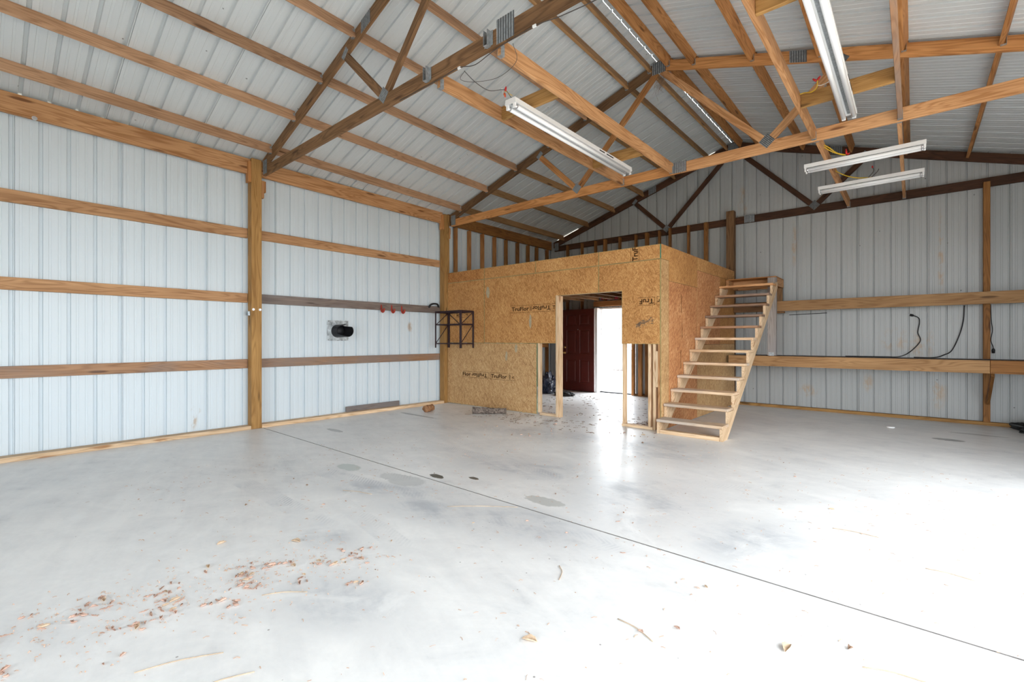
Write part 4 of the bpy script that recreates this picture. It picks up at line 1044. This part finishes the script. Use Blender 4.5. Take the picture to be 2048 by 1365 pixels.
# hood: a round visor standing out from the plate, its near side cut away, a tongue left at the top
HC, HR, seg = Vector((XL + 0.008, 4.068, 1.450)), 0.100, 90
def reach(a):       # a measured from straight up towards the back of the building
    d = math.degrees(a) % 360
    if d < 36: return 0.12
    if d < 46: return 0.12 + 0.18 * (d - 36) / 10
    if d <= 205: return 0.30
    if d < 240: return 0.30 - 0.16 * (d - 205) / 35
    if d < 316: return 0.14
    if d < 326: return 0.14 + 0.17 * (d - 316) / 10
    if d < 346: return 0.31
    if d < 352: return 0.31 - 0.19 * (d - 346) / 6
    return 0.12
bm = bmesh.new()
def shell(r):
    rings = []
    for i in range(7):
        ring = []
        for k in range(seg):
            a = 2 * PI * k / seg; q = reach(a) * i / 6; rr = r * (1.10 - 0.10 * i / 6) * (1 + (0.22 * (i / 6) ** 2 if 318 < math.degrees(a) < 350 else 0))
            ring.append(bm.verts.new((HC.x + q, HC.y + rr * math.sin(a) + q * 0.10, HC.z + rr * math.cos(a))))
        rings.append(ring)
    return rings
ro, ri = shell(HR), shell(HR - 0.006)
for rings, fl in ((ro, False), (ri, True)):
    for p, q in zip(rings, rings[1:]):
        for k in range(seg):
            f = (p[k], p[(k + 1) % seg], q[(k + 1) % seg], q[k]); bm.faces.new(f[::-1] if fl else f)
for k in range(seg): bm.faces.new((ro[-1][k], ro[-1][(k + 1) % seg], ri[-1][(k + 1) % seg], ri[-1][k]))
bmesh.ops.recalc_face_normals(bm, faces=list(bm.faces))
obj('hood', bm, 'black', hd, Matrix.Translation(HC))
bm = bmesh.new(); lathe(bm, HC, 'x', [(0.002, HR - 0.008), (0.07, HR - 0.010), (0.10, 0.05), (0.112, 0.03), (0.115, 0.004)], 28)
obj('inner_lens', bm, 'cord', hd, Matrix.Translation(HC), True)
# plank tucked behind the base board
pk = lbox('loose_plank', XL + 0.042, XL + 0.066, 4.203, 5.295, 0.053, 0.145, 'grey')
tag(pk, 'grey weathered plank leaning on the left wall behind the base board', 'plank')

# ------------------------------------------------------------------ things on the floor
def log(name, p0, p1, r0, r1, m, label, seed, endm='logwood'):
    p0, p1 = Vector(p0), Vector(p1); n = 14
    bm = bmesh.new(); pts = [p0.lerp(p1, i / (n - 1)) for i in range(n)]
    bm_tube(bm, pts, r0, 18, [r0 + (r1 - r0) * i / (n - 1) for i in range(n)])
    for v in bm.verts:
        k = noise.noise(v.co * 14 + Vector((seed, 0, 0))) * 0.35 + noise.noise(v.co * 40) * 0.12
        ax = p0 + (p1 - p0) * ((v.co - p0).dot(p1 - p0) / (p1 - p0).length_squared)
        v.co += (v.co - ax) * k
        if v.co.z < 0.002: v.co.z = 0.002
    for f in bm.faces:
        if len(f.verts) > 6: f.material_index = 1
    return tag(obj(name, bm, [m, endm], None, Matrix.Translation(p0), True), label, 'log')
log('short_log', (-6.62, 5.30, 0.055), (-6.70, 5.52, 0.06), 0.058, 0.052, 'logwood', 'short broken brown log lying near the left wall base board', 3)
log('bark_log', (-5.87, 5.74, 0.052), (-5.42, 6.13, 0.05), 0.062, 0.045, 'bark', 'bark-covered log lying on the floor before the strand board wall', 8)
bm = bmesh.new(); lathe(bm, (-0.26, 9.58 - 0.7, 0.0), 'z', [(0.001, 0.05), (0.012, 0.052), (0.018, 0.045), (0.018, 0.0)], 20)
tag(obj('jar_lid', bm, 'white_plastic', None, Matrix.Translation((-0.26, 8.88, 0)), True), 'small round white lid on the floor under the lower shelf', 'lid')
def crumple(name, c, s, m, label, cat, seed, sub=3, amp=0.5):
    bm = bmesh.new(); bmesh.ops.create_icosphere(bm, subdivisions=sub, radius=1.0)
    for v in bm.verts:
        q = v.co.copy(); k = 1 + amp * noise.noise(q * 1.6 + Vector((seed, 0, 0))) + amp * 0.5 * noise.noise(q * 4 + Vector((0, seed, 0))) + amp * 0.25 * noise.noise(q * 9)
        v.co = Vector((q.x * s[0], q.y * s[1], (q.z + 0.55) * s[2])) * k
        v.co.z = max(v.co.z, 0.003)
    bm.transform(Matrix.Translation(c))
    return tag(obj(name, bm, m, None, Matrix.Translation(c)), label, cat)
crumple('plastic_bag', (-6.74, 9.15, 0), (0.20, 0.22, 0.26), 'bag', 'crumpled dark plastic bag on the floor inside the boarded room', 'bag', 4, 4)
crumple('plastic_bag', (-6.75, 8.72, 0), (0.10, 0.09, 0.12), 'bag_white', 'small pale lilac bag beside the dark bag inside the room', 'bag', 9, 3)
crumple('folded_tarp', (-6.17, 9.0, 0), (0.24, 0.20, 0.06), 'tarp', 'flat black folded tarp on the floor inside the boarded room', 'tarp', 13, 4, 0.3)
crumple('black_tarp_bundle', (1.38, 9.60, 0), (0.33, 0.16, 0.10), 'tarp', 'black bundle on the floor at the right edge by the back wall', 'bundle', 21, 4, 0.5)

# leaves ------------------------------------------------------------
def leaf_mesh(name, L, Wd, curl, m, seed, jag=0.0):
    rnd = random.Random(seed); bm = bmesh.new(); n, k = 9, 5; g = []
    for i in range(n):
        s = i / (n - 1); w = Wd * (math.sin(PI * min(1, s * 0.96 + 0.02)) ** 0.8) * (1 + jag * rnd.uniform(-1, 1))
        row = []
        for j in range(k):
            q = (j / (k - 1) - 0.5) * 2
            x = (s - 0.5) * L; y = q * w / 2
            z = curl * (q * q) * w * 0.9 + curl * 0.5 * L * (s - 0.5) ** 2 + rnd.uniform(0, 0.10) * Wd
            row.append(bm.verts.new((x, y + 0.2 * curl * L * math.sin(s * 2.6), z + 0.001)))
        g.append(row)
    for i in range(n - 1):
        for j in range(k - 1): bm.faces.new((g[i][j], g[i + 1][j], g[i + 1][j + 1], g[i][j + 1]))
    zm = min(v.co.z for v in bm.verts)
    for v in bm.verts: v.co.z -= zm - 0.0012
    bm.normal_update()
    r = bmesh.ops.solidify(bm, geom=list(bm.faces), thickness=0.0007)
    me = bpy.data.meshes.new(name); bm.to_mesh(me); bm.free(); me.materials.append(M[m])
    for p in me.polygons: p.use_smooth = True
    return me
LM = [leaf_mesh('dry_leaf', 0.055, 0.022, 0.7, 'leaf_a', 1, 0.1), leaf_mesh('dry_leaf', 0.048, 0.016, 1.1, 'leaf_b', 2, 0.3), leaf_mesh('dry_leaf', 0.036, 0.014, 0.9, 'leaf_b', 3, 0.4),
      leaf_mesh('dry_leaf', 0.070, 0.030, 0.6, 'leaf_a', 4, 0.15), leaf_mesh('dry_leaf', 0.034, 0.015, 1.0, 'leaf_c', 5, 0.3), leaf_mesh('dry_leaf', 0.055, 0.012, 0.5, 'leaf_b', 6, 0.5)]
def put_leaf(x, y, s, which, lab, grp):
    o = bpy.data.objects.new('dry_leaf', LM[which]); C.objects.link(o)
    o.location = (x, y, 0.0); o.rotation_euler = (0, 0, random.uniform(0, 2 * PI)); o.scale = (s, s, s)
    tag(o, lab, 'leaf', grp)
lab_a = 'dry leaf scrap in the leaf drift on the near left floor'
n = 0
while n < 180:      # the drift runs away from the camera on the near left
    s = random.random(); cx, cy = -3.0 + 0.42 * s, 0.0 + 1.55 * s
    # clumps
    k = random.randint(2, 6); ox, oy = random.gauss(0, 0.17), random.gauss(0, 0.10)
    for j in range(k):
        put_leaf(cx + ox + random.gauss(0, 0.028), cy + oy + random.gauss(0, 0.028), random.uniform(0.42, 0.95), random.choice([0, 1, 1, 2, 2, 2, 5, 5, 5]), lab_a, 'dry leaves in the drift'); n += 1
lab_b = 'lone dry leaf scrap scattered on the open concrete floor'
for _ in range(72):
    x, y = random.uniform(-4.6, -0.2), random.uniform(1.4, 6.0)
    if x > -1.2 and random.random() < 0.5: continue
    put_leaf(x, y, random.uniform(0.3, 0.75), random.choice([0, 1, 2, 2, 4, 5]), lab_b, 'scattered leaves on the open floor')
lab_c = 'dry leaf scrap on the floor by the doorway opening'
for cx, cy, sx, sy, k in ((-4.6, 5.9, 0.5, 0.3, 14), (-4.2, 5.2, 0.4, 0.3, 8), (-2.85, 5.85, 0.2, 0.12, 14), (-4.3, 6.9, 0.3, 0.15, 8)):
    for _ in range(k): put_leaf(random.gauss(cx, sx), min(random.gauss(cy, sy), YW - 0.06) if cy < YW else random.gauss(cy, sy), random.uniform(0.5, 1.1), random.choice([0, 1, 2, 4, 4]), lab_c, 'leaves by the doorway opening')
put_leaf(-1.26, 1.575, 1.0, 3, 'broad pale tan leaf alone near the bottom centre of the floor', None)
put_leaf(-3.02, 1.36, 1.0, 3, 'broad tan leaf at the upper end of the leaf drift', None)
put_leaf(-3.35, 1.04, 1.0, 0, 'lone leaf left of the leaf drift', None)
put_leaf(-0.40, 2.25, 1.0, 3, 'pale curled leaf near the lower right of the floor', None)
put_leaf(-0.20, 2.42, 0.9, 4, 'dark curled leaf near the lower right of the floor', None)
# pine straw and crumbs: nobody could count them
bm = bmesh.new()
def straw(x, y, L, a, r=0.0008):
    c = Vector((x, y, 0.0015)); d = Vector((math.cos(a), math.sin(a), 0)); nrm = Vector((-d.y, d.x, 0))
    b = random.uniform(-0.25, 0.25) * L
    bm_tube(bm, [c - d * L / 2, c + nrm * b * 0.5 + Vector((0, 0, random.uniform(0, 0.006))), c + d * L / 2], r, 3)
for _ in range(520):
    s = random.random(); straw(-3.0 + 0.42 * s + random.gauss(0, 0.22), 1.55 * s + random.gauss(0, 0.13), random.uniform(0.004, 0.018), random.uniform(0, PI), random.uniform(0.0008, 0.0022))
for _ in range(1100):
    straw(random.uniform(-5.6, 0.6), random.uniform(0.6, 6.2), random.uniform(0.004, 0.030), random.gauss(0.5, 0.8), random.uniform(0.0006, 0.0020))
tag(obj('pine_straw', bm, 'straw'), 'fine pine straw and crumbs littering the concrete floor', 'pine straw', kind='stuff')
bm = bmesh.new()
for _ in range(650):
    x, y = (random.uniform(-6.2, -2.85), random.uniform(6.56, 9.6)) if random.random() < 0.72 else (random.gauss(-4.6, 0.7), random.uniform(5.5, 6.34))
    if -4.95 < x < -2.8 and random.random() < 0.35: x = random.gauss(-3.1, 0.12); y = random.uniform(6.56, 7.3)
    straw(x, y, random.uniform(0.012, 0.07), random.gauss(0.3, 0.7), random.uniform(0.001, 0.0045))
tag(obj('leaf_litter', bm, 'leaf_c'), 'dark broken leaf litter on the floor inside the boarded room and at its opening', 'leaf litter', kind='stuff')
for k, (x, y, L, a, lab) in enumerate(((-2.45, 1.05, 0.22, 0.9, 'pale bent twig at the right end of the leaf drift'), (-2.25, 0.55, 0.3, 1.15, 'long pale twig at the lower left of the floor'), (-2.0, 0.62, 0.22, 1.3, 'short twig at the bottom edge of the floor'),
                                         (-2.55, 2.6, 0.55, 0.7, 'long thin pine needle twig beside the floor joint'), (-3.6, 2.15, 0.3, 0.4, 'thin twig on the grey floor patch'), (-1.5, 2.15, 0.16, -0.9, 'bent twig in the middle of the near floor'),
                                         (-0.95, 1.95, 0.2, -0.2, 'thin twig at the lower centre of the floor'), (-0.3, 3.9, 0.25, 0.1, 'brown twig on the bright right floor'), (0.15, 3.55, 0.2, 0.0, 'dark twig on the bright floor near the right edge'), (-0.05, 2.35, 0.22, 0.3, 'grey twig at the bottom right of the floor'))):
    d = Vector((math.cos(a), math.sin(a), 0)); n_ = Vector((-d.y, d.x, 0)); c = Vector((x, y, 0.003))
    tag(tube('twig', [c - d * L / 2, c - d * L * 0.1 + n_ * 0.012, c + d * L * 0.2 + n_ * 0.004, c + d * L / 2 - n_ * 0.01], 0.0022, 'twig', seg=5, n=4), lab, 'twig')

# ------------------------------------------------------------------ light, sky, camera
w = bpy.data.worlds.new('overcast'); bpy.context.scene.world = w; w.use_nodes = True
bg = w.node_tree.nodes['Background']; bg.inputs[0].default_value = (0.90, 0.955, 1.0, 1); bg.inputs[1].default_value = 10.0
wt = w.node_tree; tcw = wt.nodes.new('ShaderNodeTexCoord'); dt = wt.nodes.new('ShaderNodeVectorMath'); dt.operation = 'DOT_PRODUCT'
wt.links.new(tcw.outputs['Generated'], dt.inputs[0]); dt.inputs[1].default_value = Vector((-0.15, 0.86, 0.48)).normalized()
glow = (N(wt, dt.outputs['Value'])._m('MAXIMUM', 0.0)._m('POWER', 5.0)) * 15.0 + 10.0     # brighter sky lobe added beyond the back wall to light the boarded room
wt.links.new(glow.o, bg.inputs[1])
def portal(name, loc, rot, sx, sy):
    l = bpy.data.lights.new(name, 'AREA'); l.shape = 'RECTANGLE'; l.size = sx; l.size_y = sy; l.cycles.is_portal = True
    o = bpy.data.objects.new(name, l); C.objects.link(o); o.location = loc; o.rotation_euler = rot
portal('sky_portal', (sum(FOPEN) / 2, YFR - 0.05, OPZ / 2), (PI / 2, 0, 0), FOPEN[1] - FOPEN[0], OPZ)
for a, b in OPEN: portal('sky_portal', (XR + 0.03, (a + b) / 2, OPZ / 2), (0, PI / 2, 0), OPZ, b - a)
portal('sky_portal', ((DX0 + DX1) / 2, YB + 0.06, DZ / 2), (-PI / 2, 0, 0), DX1 - DX0, DZ)

cam = bpy.data.cameras.new('camera'); co = bpy.data.objects.new('camera', cam); C.objects.link(co)
co.location = (0, 0, 1.31); co.rotation_euler = (PI / 2, 0, math.radians(40.8))
cam.sensor_width = 36.0; cam.lens = 931.0 / 2048 * 36; cam.shift_y = -(682.5 - 679.0) / 2048 * 1.0
cam.clip_start = 0.02; cam.clip_end = 300
sc = bpy.context.scene; sc.camera = co
sc.view_settings.view_transform = 'Standard'; sc.view_settings.look = 'None'; sc.view_settings.gamma = 1.0
sc.view_settings.use_curve_mapping = False; sc.view_settings.exposure = 0.0
sc.cycles.use_denoising = True
sc.cycles.max_bounces = 10; sc.cycles.diffuse_bounces = 6; sc.cycles.sample_clamp_indirect = 6.0
